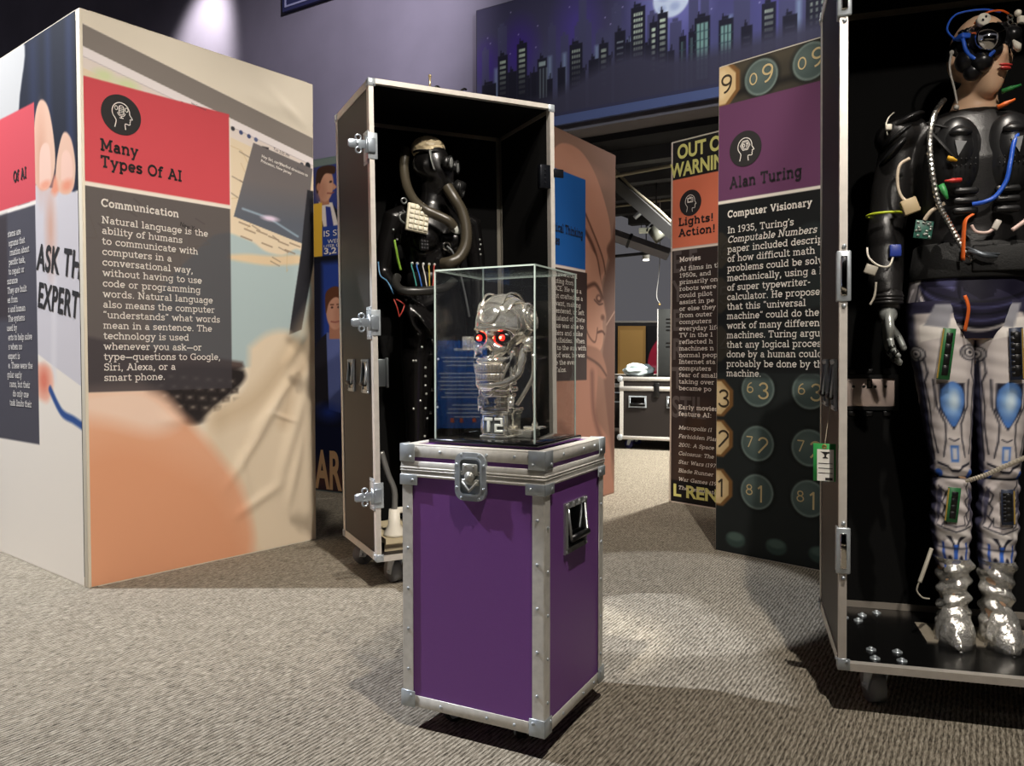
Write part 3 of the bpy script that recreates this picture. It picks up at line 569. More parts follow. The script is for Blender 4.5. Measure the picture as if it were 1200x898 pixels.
# sleeve and hand, soft
P.blob([(.80,1.06),(.9,1.13),(1.02,1.15),(1.14,1.1),(1.22,1.4),(1.22,0),(.7,0),(.55,.65),(.76,.85)], (232, 214, 188), .05)
P.curve([(1.2,1.25),(1.02,1.0),(.84,.8),(.62,.7)], .09, (198, 174, 142), .10, .6); P.curve([(1.2,.95),(1.05,.82),(.92,.72)], .03, (246, 230, 206), .05, .7)
P.curve([(1.2,1.05),(1.06,.86),(1.0,.66)], .05, (196, 170, 138), .08, .5)
P.blob([(-.05,.86),(.28,.86),(.45,.72),(.64,.5),(.76,.3),(.8,.02),(.6,-.2),(-.1,-.2)], (232, 174, 140), .07)
P.blob([(-.05,.60),(.2,.62),(.5,.46),(.68,.28),(.73,-.1),(-.1,-.1)], (226, 160, 122), .16, .8)
P.blob([(-.02,.86),(.25,.87),(.42,.72),(.3,.66),(.1,.72),(-.02,.76)], (244, 218, 200), .09, .85)
headblocks(P, RED, .0, .70, (70, 66, 70))
P.rect(.70, 1.748, .706, 2.2, (238, 226, 214))
disp = np.zeros(P.U.shape)
for (x0, y0, x1, y1, a, wd) in ((.66,.36,.98,.78,.012,.03),(.8,.6,1.1,.95,.014,.03),(.95,.3,1.16,.9,.014,.04),(.7,.2,1.0,.35,.01,.03),(.58,.9,.62,.55,.007,.05),(.92,.72,1.08,.66,.008,.015),(1.0,.95,1.15,1.15,.012,.03),(.3,.72,.55,.7,.005,.03),(.75,2.35,1.1,2.3,.006,.04),(.9,2.42,1.16,2.25,.008,.03),(1.02,.2,1.12,.6,.012,.03),(.72,.55,.8,.28,.008,.03),(1.1,1.25,1.13,1.7,.006,.03)):
    ex, ey = x1-x0, y1-y0; t = np.clip(((P.U-x0)*ex+(P.V-y0)*ey)/(ex*ex+ey*ey), 0, 1); d = np.hypot(P.U-x0-ex*t, P.V-y0-ey*t)
    disp += a*np.exp(-(d/wd)**2)*np.sin(np.pi*np.clip(t*.9+.05, 0, 1))
P.build('fabric_print', T1, on(T1, FA), disp, z=.001)
head_icon(T1, FA, .17, 2.085, .088, 'mic')
for k_, t_ in enumerate(('Many', 'Types Of AI')): stick(T1, FA, 'title_lettering', para([t_], .078, 1.912-.072*k_, .050, .072, True, xs=.375/(textw('Types Of AI', True)*.05/7)), TXB)
stick(T1, FA, 'heading_lettering', para(['Communication'], .078, 1.668, .034, .05, True, xs=.355/(textw('Communication', True)*.034/7)), TXW)
BODY = ['Natural language is the','ability of humans','to communicate with','computers in a','conversational way,','without having to use','code or programming','words. Natural language','also means the computer','<understands> what words','mean in a sentence. The','technology is used','whenever you ask~or','type~questions to Google,','Siri, Alexa, or a','smart phone.']
stick(T1, FA, 'body_lettering', para(BODY, .078, 1.595, .0315, .0461, xs=.56/(textw('type~questions to Google,')*.0315/7)), TXW)
mb = MB(); put_sans(mb, 'New York', .435, 1.63, .022, wid=.11, rot=-.2, bold=.02); stick(T1, FA, 'map_lettering', mb, TXB, .0022)
mb = MB(); put_sans(mb, 'Hey Siri, can you find directions to', .88, 2.04, .016, wid=.29, rot=-.17, bold=.02); put_sans(mb, 'Princeton, New Jersey', .875, 2.015, .016, wid=.19, rot=-.17, bold=.02)
stick(T1, FA, 'screen_lettering', mb, TXW)
mb = MB(); put_sans(mb, 'Tue 2:05 PM', .95, 2.092, .016, wid=.10, rot=-.2); put_sans(mb, 'Not Connected', .50, 2.217, .010, wid=.075, rot=-.2); put_sans(mb, 'Transit', 1.095, 2.022, .011, wid=.05, rot=-.2)
stick(T1, FA, 'menu_lettering', mb, mat('ink_grey', (70, 72, 84), .7))
mb = MB(); put_sans(mb, 'Map', .985, 2.025, .014, wid=.04, rot=-.2); stick(T1, FA, 'button_lettering', mb, TXW)
# the other face
dL = Vector((nv.x, nv.y)); W2 = 1.2; OL = Vector((A[0], A[1]))+dL*W2
FL = face((OL.x, OL.y), (-dL.x, -dL.y)); X = lambda u: W2-u
P = Paint(W2-.045, 2.490, .005, (236, 226, 212), .005, .005)
P.rect(0, 1.73, 1.2, 2.5, (26, 30, 44)); P.blob([(X(.72),1.7),(X(.68),2.2),(X(.62),2.52),(X(1.2),2.6),(X(1.2),1.7)], (196, 194, 190), .02)
P.rect(X(.36), 1.7, X(.30), 2.5, (44, 54, 86), .6, .06); P.rect(X(.14), 1.7, X(.07), 2.5, (44, 54, 86), .7, .05); P.rect(X(.55), 1.7, X(.45), 2.5, (40, 48, 76), .6, .08)
P.poly([(X(.56),1.83),(X(.0),1.71),(X(.0),.87),(X(.30),.96),(X(.62),1.06)], (206, 200, 202), .004); P.poly([(X(.3),1.76),(X(.26),1.76),(X(.3),.9),(X(.36),.9)], (222, 216, 216), .04, .6)
for F_ in ([(X(.50),1.82),(X(.50),2.08),(X(.44),2.19),(X(.35),2.16),(X(.29),2.03),(X(.27),1.88),(X(.33),1.79),(X(.42),1.78)], [(X(.28),1.77),(X(.25),1.9),(X(.18),2.0),(X(.10),1.96),(X(.06),1.84),(X(.09),1.74),(X(.18),1.73)]):
    P.blob(F_, (226, 184, 158), .01); cx = sum(a for a, b in F_)/8; cy = sum(b for a, b in F_)/8; P.ell(cx-.04, cy-.02, .05, .16, (206, 152, 126), .08, .7)
P.blob([(X(.45),1.80),(X(.44),1.95),(X(.39),1.99),(X(.33),1.96),(X(.32),1.82),(X(.38),1.78)], (236, 198, 178), .01, .9); P.ell(X(.385), 1.80, .06, .02, (232, 160, 132), .02)
P.blob([(X(.21),1.80),(X(.20),1.9),(X(.15),1.92),(X(.10),1.88),(X(.09),1.80),(X(.15),1.78)], (236, 194, 174), .01, .9); P.ell(X(.15), 1.765, .055, .025, (230, 150, 120), .03); P.blob([(X(.32),1.76),(X(.28),1.83),(X(.24),1.76),(X(.28),1.74)], (228, 150, 120), .03)
P.blob([(X(.58),1.02),(X(.5),.98),(X(.36),.96),(X(.33),.88),(X(.40),.80),(X(.52),.82),(X(.6),.86)], (240, 190, 166), .03); P.ell(X(.44), .90, .06, .06, (224, 128, 104), .08)
P.curve([(X(.37),.86),(X(.25),.76),(X(.12),.73),(X(.0),.70)], .035, (52, 82, 140), .015)
P.rect(0, 1.745, X(.497), 2.2, RED); P.rect(0, 1.725, X(.497), 1.745, (238, 228, 216)); P.rect(0, .595, X(.505), 1.725, (72, 70, 78), .96)
P.rect(0, 1.2, X(.86), 1.72, (60, 52, 54), .8, .04)
P.build('side_print', T1, on(T1, FL), z=.001)
for t_, y_, c_, w_ in (('ASK THE', 1.425, .122, .55), ('EXPERT', 1.250, .118, .45)):
    mb = MB(); put_sans(mb, t_, X(.497), y_, c_, wid=w_, rot=-.16, bold=.036, shear=.05, space=1.1)
    for k_, v_ in enumerate(mb.v): mb.v[k_] = (min(v_[0], 1.158), v_[1], v_[2])
    stick(T1, FL, 'sign_lettering', mb, TXB)
mb = MB(); put(mb, 'Of AI', X(.76), 1.865, .052, True, xs=.8); stick(T1, FL, 'title_lettering', mb, TXB)
SIDE = ['stems are','ograms that','rmation about','pecific task,','to repair or','surance','They are built','es from','s and human','The systems','used by','erts to help solve','s when no','expert is','e. These were the','gular early','rams, but their','do only one','task limits their']
ends = [.68,.63,.58,.63,.645,.73,.62,.735,.64,.65,.75,.565,.69,.72,.565,.70,.60,.62,.585]
mb = MB()
for i, (t, e) in enumerate(zip(SIDE, ends)):
    wd = textw(t)*.0315/7*.78; put(mb, t, max(X(e)-wd, .03), 1.605-i*.0465, .0315, xs=.78)
stick(T1, FL, 'body_lettering', mb, TXW)

# --- dark tower with typewriter keys
FT = face((1.063, 4.081), (.418, -.428)); T2 = tower('tall dark tower with purple block, key pictures and round keys', FT, 1.2, .72, mat('tower_edge_silver', (196, 188, 176), .45, .3), .014)
P = Paint(1.19, 2.49, .005, (34, 38, 38), .004, .004)
P.rect(0, 2.2, 1.2, 2.5, (58, 54, 46)); P.poly([(0,2.36),(.6,2.36),(.6,2.33),(0,2.33)], (28, 26, 24), .03); P.rect(0, 2.44, 1.2, 2.5, (74, 68, 56), .7, .05)
def octo(u, v, r_, t, dim=1.):
    oc = lambda q, du=0: [(u+du+q*math.cos(R(22.5+45*i)), v+q*math.sin(R(22.5+45*i))*1.05) for i in range(8)]
    P.poly(oc(r_*1.12, .012), (120, 86, 50), .01, dim); P.poly(oc(r_), (206, 178, 132), .006, dim); P.poly(oc(r_*.72), (218, 194, 150), .02, dim)
def key(u, v, dim=1.):
    P.ell(u, v, .098, .098, (22, 24, 24), .03, dim); P.ell(u, v, .088, .088, (122, 138, 132), .008, dim); P.ell(u, v, .080, .080, (74, 88, 86), .01, dim); P.ell(u-.02, v+.02, .05, .05, (92, 106, 102), .06, .7*dim)
for (u, v) in ((.236,2.39),(.487,2.4),(.75,2.4)): key(u, v)
octo(.0, 2.405, .105, '9')
for (v, r_) in ((.85,1),(.578,1),(.335,1)):
    for u in (.234,.502,.78): key(u, v)
for v in (.80,.59,.335): octo(-.005, v, .088, '')
for u in (.118,.34,.56): P.ell(u, .075, .055, .04, (56, 72, 68), .012); P.ell(u, .09, .045, .022, (78, 96, 90), .012)
P.rect(0, 1.815, 1.2, 2.30, (98, 60, 90)) if False else None
P.rect(0, 1.812, .72, 2.297, (98, 58, 90)); P.rect(0, 1.796, .72, 1.812, (224, 216, 206)); P.rect(0, .93, .72, 1.796, (22, 24, 25))
for v in (1.56, 1.33, 1.08): 
    P.poly([(-.01+.1*math.cos(R(22.5+45*i)), v+.1*math.sin(R(22.5+45*i))) for i in range(8)], (66, 58, 46), .01, .55)
    for u in (.234, .502): P.ell(u, v, .088, .088, (46, 54, 54), .02, .45)
for v in (.86,): P.rect(0, .9, .72, .94, (30, 34, 35), .5, .02)
P.build('panel_print', T2, on(T2, FT), z=.001)
KEYM = mat('key_cream', (206, 186, 138), .6); KEYD = mat('key_dark', (62, 50, 36), .6)
k1, k2 = MB(), MB()
def ktext(mb, t, u, v, cap): put(mb, t, u, v, cap, xs=.9, track=1.2)
def digit(mb, t, u, v, cap):                              # plain stroke numerals, no slabs
    for st in G[t][1]:
        if st[-1] != 's': strokes(mb, st, .75, lambda a, b: (u+a*cap/7, v+b*cap/7, 0))
def numeral(items, m, z=.0025):
    k = MB()
    for t, u, v, cap in items: digit(k, t, u, v, cap)
    stick(T2, FT, 'key_numeral', k, m, z)
for (u, v) in ((.236,2.39),(.487,2.4)): numeral([('0', u-.065, v-.03, .06), ('9', u, v-.035, .09)], KEYM)
for (v, a, b_) in ((.85,'6','3'),(.578,'7','2'),(.335,'8','1')):
    for u in (.234, .502): numeral([(a, u-.062, v-.02, .055), (b_, u, v-.05, .085)], KEYM)
for (v, t) in ((2.405,'9'),(.80,'3'),(.59,'2'),(.335,'1')): numeral([(t, .01, v-.05, .095)], KEYD)
for (v, t) in ((1.56,'6'),(1.33,'5'),(1.08,'4')): numeral([(t, .01, v-.05, .095)], mat('key_faint', (42, 38, 32), .7), .0022)
head_icon(T2, FT, .155, 2.055, .088, 'key')
stick(T2, FT, 'title_lettering', para(['Alan Turing'], .07, 1.868, .056, .07, True, xs=.385/(textw('Alan Turing', True)*.056/7)), mat('ink_black_violet', (34, 24, 34), .7))
stick(T2, FT, 'heading_lettering', para(['Computer Visionary'], .06, 1.722, .035, .05, True, xs=.445/(textw('Computer Visionary', True)*.035/7)), TXW)
TB = ["In 1935, Turing's",'Computable Numbers','paper included descriptions','of how difficult math','problems could be solved','mechanically, using a kind','of super typewriter-','calculator. He proposed','that this <universal','machine> could do the','work of many different','machines. Turing argued','that any logical process','done by a human could','probably be done by this','machine.']
stick(T2, FT, 'body_lettering', para(TB, .06, 1.642, .0345, .0487, italic=(1,), xs=.515/(textw('calculator. He proposed')*.0345/7)), TXW)

# --- film tower
FO = face((1.102, 5.484), (.251, -.282)); T3 = tower('orange headed tower titled Lights! Action! standing behind the keys tower', FO, 1.0, .7, mat('tower_edge_grey', (206, 196, 184), .5, .2), .022)
P = Paint(.97, 2.48, .006, (52, 44, 42), .016, .01)
P.rect(0, 2.2, 1.2, 2.5, (34, 33, 33)); P.rect(0, 1.765, .72, 2.235, (222, 122, 92)); P.rect(0, 1.748, .72, 1.765, (228, 216, 204)); P.rect(0, 0, .72, 1.748, (52, 43, 41))
P.blob([(.05,.1),(.1,.5),(.3,.7),(.35,.4),(.5,.2),(.3,.05)], (84, 62, 48), .12, .6); P.rect(0, 0, 1.2, .16, (22, 21, 22))
P.build('panel_print', T3, on(T3, FO), z=.001)
g = MB()
for (t, y) in (('E', 1.60), ('Y', 1.40), ('E', 1.2), ('R', 1.0), ('T', .80), ('STIL', .60)): put_sans(g, t, .02, y, .15, xs=.75, bold=.03)
put_sans(g, 'F', .15, 1.60, .15, xs=.75, bold=.03)
stick(T3, FO, 'faint_lettering', g, mat('ghost_ink', (84, 76, 74), .8), .002)
for args in (('OUT OF', .055, 2.375, .095, .40), ('WARNING', .0, 2.255, .095, .50), ('L RENNIE', .035, .05, .085, .58)):
    g = MB(); put_sans(g, *args[:4], wid=args[4], bold=.045); stick(T3, FO, 'poster_lettering', g, mat('ink_yellow', (214, 211, 126), .7))
head_icon(T3, FO, .165, 2.06, .088, 'tv')
for k_, t_ in enumerate(('Lights!', 'Action!')): stick(T3, FO, 'title_lettering', para([t_], .07, 1.915-.075*k_, .052, .075, True, xs=.3/(textw('Action!', True)*.052/7)), TXB)
stick(T3, FO, 'heading_lettering', para(['Movies'], .08, 1.668, .032, .05, True, xs=1.05), TXW)
OB = ['AI films in the','1950s, and','primarily on','robots were','could pilot','assist in pe','or else they','from outer','computers','everyday life','TV in the 1','reflected h','machines n','normal people','Internet sta','computers','fear of small','taking over','became po']
stick(T3, FO, 'body_lettering', para(OB, .08, 1.605, .030, .0455, xs=1.18), TXW)
stick(T3, FO, 'subheading_lettering', para(['Early movies', 'feature AI:'], .08, .655, .030, .046, True, xs=1.1), TXW)
OF = ['Metropolis (1', 'Forbidden Planet', '2001: A Space', 'Colossus: The', 'Star Wars (197', 'Blade Runner', 'War Games (19', 'The Terminator']
stick(T3, FO, 'film_list_lettering', para(OF, .08, .515, .026, .0595, italic=range(9), xs=1.15), TXW)

# --- statue tower
dS = Vector((.56, .83)).normalized(); OS = Vector((.765, 5.835))-dS*1.2; FS = face((OS.x, OS.y), dS)
T4 = tower('tower with a helmeted statue head and blue Mechanical Thinking block', FS, 1.2, .8, mat('tower_edge_brown', (136, 104, 88), .6), .012)
Y = lambda u: 1.2-u
P = Paint(1.18, 2.48, .006, (150, 116, 100), .01, .01)
P.rect(0, 1.9, 1.2, 2.5, (138, 110, 96), .8, .3); P.rect(0, 0, 1.2, .9, (118, 82, 68), .7, .6)
P.blob([(Y(1.05),2.0),(Y(.98),2.22),(Y(.82),2.4),(Y(.55),2.42),(Y(.32),2.3),(Y(.13),2.06),(Y(.08),1.9),(Y(.12),1.75),(Y(.3),1.5),(Y(.9),1.4)], (190, 140, 118), .012)
P.ell(Y(.8), 2.2, .12, .1, (150, 108, 92), .15, .5); P.ell(Y(.55), 2.28, .3, .06, (202, 152, 130), .1, .6)
P.blob([(Y(.52),2.1),(Y(.36),1.9),(Y(.22),1.76),(Y(.17),1.65),(Y(.3),1.6),(Y(.44),1.85),(Y(.6),2.05)], (172, 126, 106), .012); P.curve([(Y(.46),2.0),(Y(.3),1.84),(Y(.2),1.72),(Y(.16),1.62)], .02, (104, 72, 60), .012)
P.curve([(Y(.52),1.92),(Y(.36),1.80),(Y(.27),1.66),(Y(.24),1.5)], .035, (92, 62, 52), .02)
P.blob([(Y(.5),1.8),(Y(.32),1.74),(Y(.25),1.6),(Y(.2),1.48),(Y(.14),1.32),(Y(.2),1.27),(Y(.19),1.16),(Y(.24),1.06),(Y(.42),.98),(Y(.5),1.1)], (186, 138, 116), .012)
P.blob([(Y(.1),1.72),(Y(.14),1.8),(Y(.06),1.88),(Y(0),1.9),(Y(0),.3),(Y(.1),.5),(Y(.2),1.0),(Y(.14),1.25),(Y(.2),1.5)], (112, 80, 68), .03)
P.curve([(Y(.44),1.5),(Y(.33),1.53),(Y(.26),1.5),(Y(.2),1.44)], .03, (98, 66, 54), .02); P.ell(Y(.26), 1.43, .045, .03, (96, 62, 52), .02); P.ell(Y(.26), 1.435, .022, .014, (196, 150, 126), .01); P.curve([(Y(.33),1.42),(Y(.26),1.39),(Y(.2),1.40)], .012, (90, 60, 50), .01)
P.ell(Y(.2), 1.3, .03, .02, (110, 74, 60), .02); P.curve([(Y(.28),1.19),(Y(.21),1.2),(Y(.17),1.18)], .018, (92, 58, 48), .01); P.curve([(Y(.48),1.4),(Y(.44),1.2),(Y(.32),1.12),(Y(.28),1.22)], .014, (110, 76, 64), .01)
P.blob([(Y(.46),1.1),(Y(.24),1.06),(Y(.13),.9),(Y(.2),.86),(Y(.46),.98)], (150, 108, 90), .02); P.curve([(Y(.46),1.02),(Y(.26),.96),(Y(.14),.88)], .02, (92, 64, 54), .015)
P.blob([(Y(.46),1.0),(Y(.28),.92),(Y(.3),.6),(Y(.12),.42),(Y(.06),.2),(Y(.1),-.1),(Y(1.2),-.1),(Y(1.2),.9)], (160, 114, 96), .03); P.curve([(Y(.36),.9),(Y(.33),.62),(Y(.2),.4)], .05, (106, 72, 62), .05, .8); P.curve([(Y(.8),.55),(Y(.5),.35),(Y(.3),.12)], .06, (112, 76, 64), .08, .7)
P.curve([(Y(.14),1.25),(Y(.0),1.36)], .012, (176, 140, 124), .01)
P.rect(0, 1.615, Y(.462), 2.235, (28, 92, 168)); P.rect(0, 1.598, Y(.462), 1.615, (226, 214, 206)); P.rect(0, .855, Y(.438), 1.598, (50, 40, 40), .93)
P.build('panel_print', T4, on(T4, FS), z=.001)
for k_, t_ in enumerate(('Mechanical Thinking', 'Machines')): stick(T4, FS, 'title_lettering', para([t_], Y(1.06), 1.83-.085*k_, .058, .085, True, xs=.56/(textw('Mechanical Thinking', True)*.058/7)), mat('ink_navy', (18, 30, 52), .7))
CB = ['is the first recorded','idea of computing from','3rd BCE. He was a','giant crafted as a','servant, making','sure no one entered, or left','the island of Crete','Daedalus was able to','boulders and spike','hillsides. When','too close to the sun with','made of wax, he was','to escape the ever','eye of Talos.']
CE = [.58,.63,.52,.5,.53,.48,.47,.49,.5,.47,.45,.47,.6,.72]
mb = MB()
for i, (t, e) in enumerate(zip(CB, CE)):
    v = 1.545-i*.0485; kx = 1.15; wd = textw(t)*.032/7*kx; k = (1 if Y(e)-wd > .03 else (Y(e)-.03)/wd); put(mb, t, Y(e)-wd*k, v, .032, xs=kx*k)
stick(T4, FS, 'body_lettering', mb, TXW)

# --- quiz tower, mostly hidden
FJ = face((-1.481-.85*.72, 5.949+.52*.72), (.85, -.52)); T5 = tower('tower printed with two men in suits and blue answer boards', FJ, 1.15, .7, mat('tower_edge_teal', (96, 112, 112), .6), .012)
q = .723
P = Paint(1.13, 2.48, .006, (26, 28, 46), .01, .01)
P.rect(0, 2.44, 1.2, 2.5, (112, 126, 122)); P.rect(0, 1.76, 1.2, 2.44, (62, 66, 116)); P.rect(q+.02, 1.98, 1.2, 2.44, (52, 64, 132))
P.blob([(q-.12,1.76),(q-.04,2.1),(q+.05,2.18),(q+.18,2.14),(q+.28,1.98),(q+.28,1.76)], (30, 28, 34), .006); P.poly([(q+.03,2.18),(q+.17,2.16),(q+.26,1.9),(q+.1,1.9)], (232, 222, 216)); P.poly([(q+.1,2.14),(q+.15,2.13),(q+.2,1.9),(q+.12,1.9)], (52, 62, 140))
P.poly([(q+.04,2.26),(q+.13,2.26),(q+.14,2.15),(q+.05,2.15)], (184, 128, 102)); P.ell(q+.1, 2.3, .082, .125, (214, 160, 132), .008); P.ell(q+.06, 2.26, .05, .08, (188, 132, 108), .05, .7); P.poly([(q+.17,2.31),(q+.22,2.27),(q+.18,2.25)], (206, 150, 122)); P.blob([(q+.0,2.3),(q+.02,2.42),(q+.12,2.44),(q+.2,2.42),(q+.19,2.37),(q+.1,2.38),(q+.05,2.32),(q+.02,2.24)], (66, 44, 34), .008); P.ell(q+.03, 2.29, .02, .03, (186, 128, 104), .006); P.ell(q+.155, 2.315, .014, .008, (60, 40, 36), .004); P.curve([(q+.12,2.235),(q+.16,2.23),(q+.185,2.235)], .01, (150, 84, 76), .004)
P.rect(q-.1, 1.77, q+.065, 2.17, (232, 184, 64)); P.rect(q+.065, 1.77, 1.2, 1.99, (44, 70, 150)); P.rect(0, 1.72, 1.2, 1.77, (20, 22, 34))
P.rect(q+.06, .7, 1.2, 1.72, (46, 74, 168), .9, .05); P.blob([(q-.1,.52),(q-.05,1.0),(q+.05,1.16),(q+.2,1.22),(q+.36,1.2),(q+.5,1.0),(q+.5,.52)], (36, 33, 40), .008); P.poly([(q+.1,1.2),(q+.27,1.2),(q+.24,.6),(q+.12,.62)], (104, 116, 176))
P.poly([(q+.13,1.3),(q+.25,1.3),(q+.25,1.15),(q+.13,1.15)], (186, 128, 104)); P.ell(q+.19, 1.36, .09, .14, (216, 160, 134), .008); P.ell(q+.23, 1.32, .05, .09, (190, 132, 108), .05, .6); P.rect(q+.14, 1.40, q+.18, 1.41, (110, 70, 54), 1, .006); P.rect(q+.205, 1.40, q+.245, 1.41, (110, 70, 54), 1, .006); P.blob([(q+.09,1.4),(q+.1,1.5),(q+.2,1.54),(q+.32,1.48),(q+.3,1.42),(q+.2,1.46),(q+.13,1.42),(q+.1,1.34)], (104, 62, 42), .008); P.ell(q+.16, 1.385, .012, .007, (60, 40, 36), .004); P.ell(q+.225, 1.385, .012, .007, (60, 40, 36), .004); P.curve([(q+.15,1.28),(q+.19,1.275),(q+.23,1.28)], .011, (160, 92, 82), .004)
P.rect(0, 0, 1.2, .53, (24, 30, 66), .9, .1); P.rect(0, 0, 1.2, .2, (150, 84, 50), .6, .2); P.ell(q+.12, .6, .1, .05, (46, 72, 170), .1)
P.build('panel_print', T5, on(T5, FJ), z=.001)
mb = MB(); put_sans(mb, 'IS ST', q+.075, 1.915, .045, wid=.2); put_sans(mb, 'WELC', q+.12, 1.862, .03, wid=.16); put_sans(mb, 'UTER O', q+.08, 1.832, .022, wid=.16); put_sans(mb, '3,2', q+.08, 1.785, .045, wid=.13, bold=.03)
stick(T5, FJ, 'board_lettering', mb, TXW)
mb = MB(); put_sans(mb, 'AR', q-.02, .03, .29, wid=.27, bold=.04); stick(T5, FJ, 'large_lettering', mb, mat('ink_peach', (238, 190, 140), .7))
# ---------------------------------------------------------------- casters, latches, handles
def caster(o, x, y, h, r, wm, rz=0, wid=.03, brake=False):
    M = Matrix.Translation((x, y, 0)) @ Matrix.Rotation(R(rz), 4, 'Z'); off = r*.45
    f = MB(); f.M = M; f.rbox(-.04, .04, -.035, .035, h-.006, h, .002); f.cyl((0, 0, h-.02), (0, 0, h-.004), .024, 16)
    for s in (-1, 1):
        f.M = M @ Matrix.Translation((s*(wid/2+.005), 0, 0)) @ Matrix.Rotation(R(90), 4, 'Y') @ Matrix.Rotation(R(90), 4, 'Z')
        f.prism([(-.024, h-.015), (.024, h-.015), (off+.016, r-.012), (off-.016, r-.012)], -.002, .002)
    f.M = M; f.rbox(-wid/2-.007, wid/2+.007, -.024, .024, h-.02, h-.014, .001)
    c = part(o, 'caster', f, STEEL)
    w = MB(); w.M = M; w.cyl((-wid/2, off, r), (wid/2, off, r), r, 28); w.cyl((-wid/2-.002, off, r), (wid/2+.002, off, r), r*.55, 20)
    part(c, 'wheel', w, wm)
    b = MB(); b.M = M; b.cyl((-wid/2-.014, off, r), (wid/2+.014, off, r), .007, 10); part(c, 'axle', b, STEEL)
    return c
def recess_handle(o, M, w=.10, h=.14, plate=None, bar=BLACK):
    """plate on the xz plane of M, y out of the case is -y"""
    f = MB(); f.M = M; t = .014; f.frame(-w/2, w/2, -h/2, h/2, t, -.004, .002); f.frame(-w/2+t-.002, w/2-t+.002, -h/2+t-.002, h/2-t+.002, .003, -.006, .01)
    for k in range(4): f.rbox(-w/2+.012+k*(w-.036)/3, -w/2+.024+k*(w-.036)/3, -.008, 0, h/2-.016, h/2-.001, .003)
    for sx in (-1, 1):
        for sz in (-1, 1): f.ball((sx*(w/2-.006), -.005, sz*(h/2-.006)), (.004, .003, .004), 8, 6)
    c = part(o, 'handle', f, plate or STEEL)
    d = MB(); d.M = M; d.box(-w/2+t, w/2-t, -.0015, -.001, -h/2+t, h/2-t); part(c, 'dish', d, DCHROME)
    b = MB(); b.M = M; b.cyl((-w/2+t+.004, -.013, -h/2+t+.026), (w/2-t-.004, -.013, -h/2+t+.026), .009, 14); part(c, 'grip', b, bar)
    g = MB(); g.M = M
    q = w/2-t-.004; g.sweep([(-q, -.004, h/2-t-.004), (-q, -.013, -h/2+t+.026), (q, -.013, -h/2+t+.026), (q, -.004, h/2-t-.004)], .004, 8)
    part(c, 'bail', g, plate or STEEL)
    return c
def corner_plate(mb, x, y, z, sx, sy, sz, a=.05, t=.003):    # three-winged corner: (x,y,z) the corner, s* point outwards
    X = lambda u0, u1: (min(x-sx*u0, x-sx*u1), max(x-sx*u0, x-sx*u1)); Yy = lambda u0, u1: (min(y-sy*u0, y-sy*u1), max(y-sy*u0, y-sy*u1)); Z = lambda u0, u1: (min(z-sz*u0, z-sz*u1), max(z-sz*u0, z-sz*u1))
    mb.rbox(*X(-t, a), *Yy(-t, 0), *Z(-t, a), .0015, 1).rbox(*X(-t, 0), *Yy(-t, a), *Z(-t, a), .0015, 1)
    mb.ball((x-sx*a*.72, y+sy*t, z-sz*a*.72), (.005, .004, .005), 8, 6).ball((x+sx*t, y-sy*a*.72, z-sz*a*.72), (.004, .005, .005), 8, 6)
    return mb

# ---------------------------------------------------------------- purple case
PW, PD, PZ0, PZ1 = .42, .405, .06, .768
a_ = R(-27.2); ux, uy = math.cos(a_), math.sin(a_); corner = Vector((.079, 1.925, 0))
pc = corner+Vector((-ux, -uy, 0))*PW/2+Vector((-uy, ux, 0))*PD/2
PC = thing('flight_case', 'purple flight case with aluminium edges standing on the carpet', 'flight case', pc, -27.2)
hx, hy = PW/2, PD/2; zl = .688; e = .033; SEAM = .704
part(PC, 'body_shell', MB().box(-hx+.002, hx-.002, -hy+.002, hy-.002, PZ0+.002, SEAM), PURPLE)
def edges(mb, x, y, z0, z1, e, t=.0025, mid=None):
    for sx in (-1, 1):
        for sy in (-1, 1):
            X0, X1 = sorted((sx*x, sx*(x-e))); Y0, Y1 = sorted((sy*y, sy*(y-e)))
            mb.box(X0, X1, *sorted((sy*(y+t), sy*y)), z0, z1); mb.box(*sorted((sx*(x+t), sx*x)), Y0, Y1, z0, z1)
    return mb
def belt(mb, x, y, z0, z1, t=.003):
    mb.rbox(-x-t, x+t, -y-t, -y, z0, z1, .001, 1).rbox(-x-t, x+t, y, y+t, z0, z1, .001, 1).rbox(-x-t, -x, -y, y, z0, z1, .001, 1).rbox(x, x+t, -y, y, z0, z1, .001, 1); return mb
ed = edges(MB(), hx, hy, PZ0+.03, zl, .031); belt(ed, hx, hy, PZ0, PZ0+.031)
part(PC, 'edge_trim', ed, ALU2)
sm = MB(); belt(sm, hx, hy, zl-.004, .703, .0045); belt(sm, hx, hy, .686, .691, .006); belt(sm, hx, hy, .700, .704, .006); part(PC, 'tongue_trim', sm, ALU2)
lid = MB().box(-hx+.002, hx-.002, -hy+.002, hy-.002, .705, PZ1-.002); L_ = part(PC, 'lid', lid, PURPLE)
lt = MB(); belt(lt, hx, hy, .705, .727, .0045); belt(lt, hx, hy, .706, .711, .006); belt(lt, hx, hy, PZ1-.03, PZ1)
tt = .0025
lt.box(-hx-tt, hx+tt, -hy-tt, -hy+.028, PZ1-.001, PZ1+tt).box(-hx-tt, hx+tt, hy-.028, hy+tt, PZ1-.001, PZ1+tt).box(-hx-tt, -hx+.028, -hy+.028, hy-.028, PZ1-.001, PZ1+tt).box(hx-.028, hx+tt, -hy+.028, hy-.028, PZ1-.001, PZ1+tt)
part(L_, 'lid_trim', lt, ALU2)
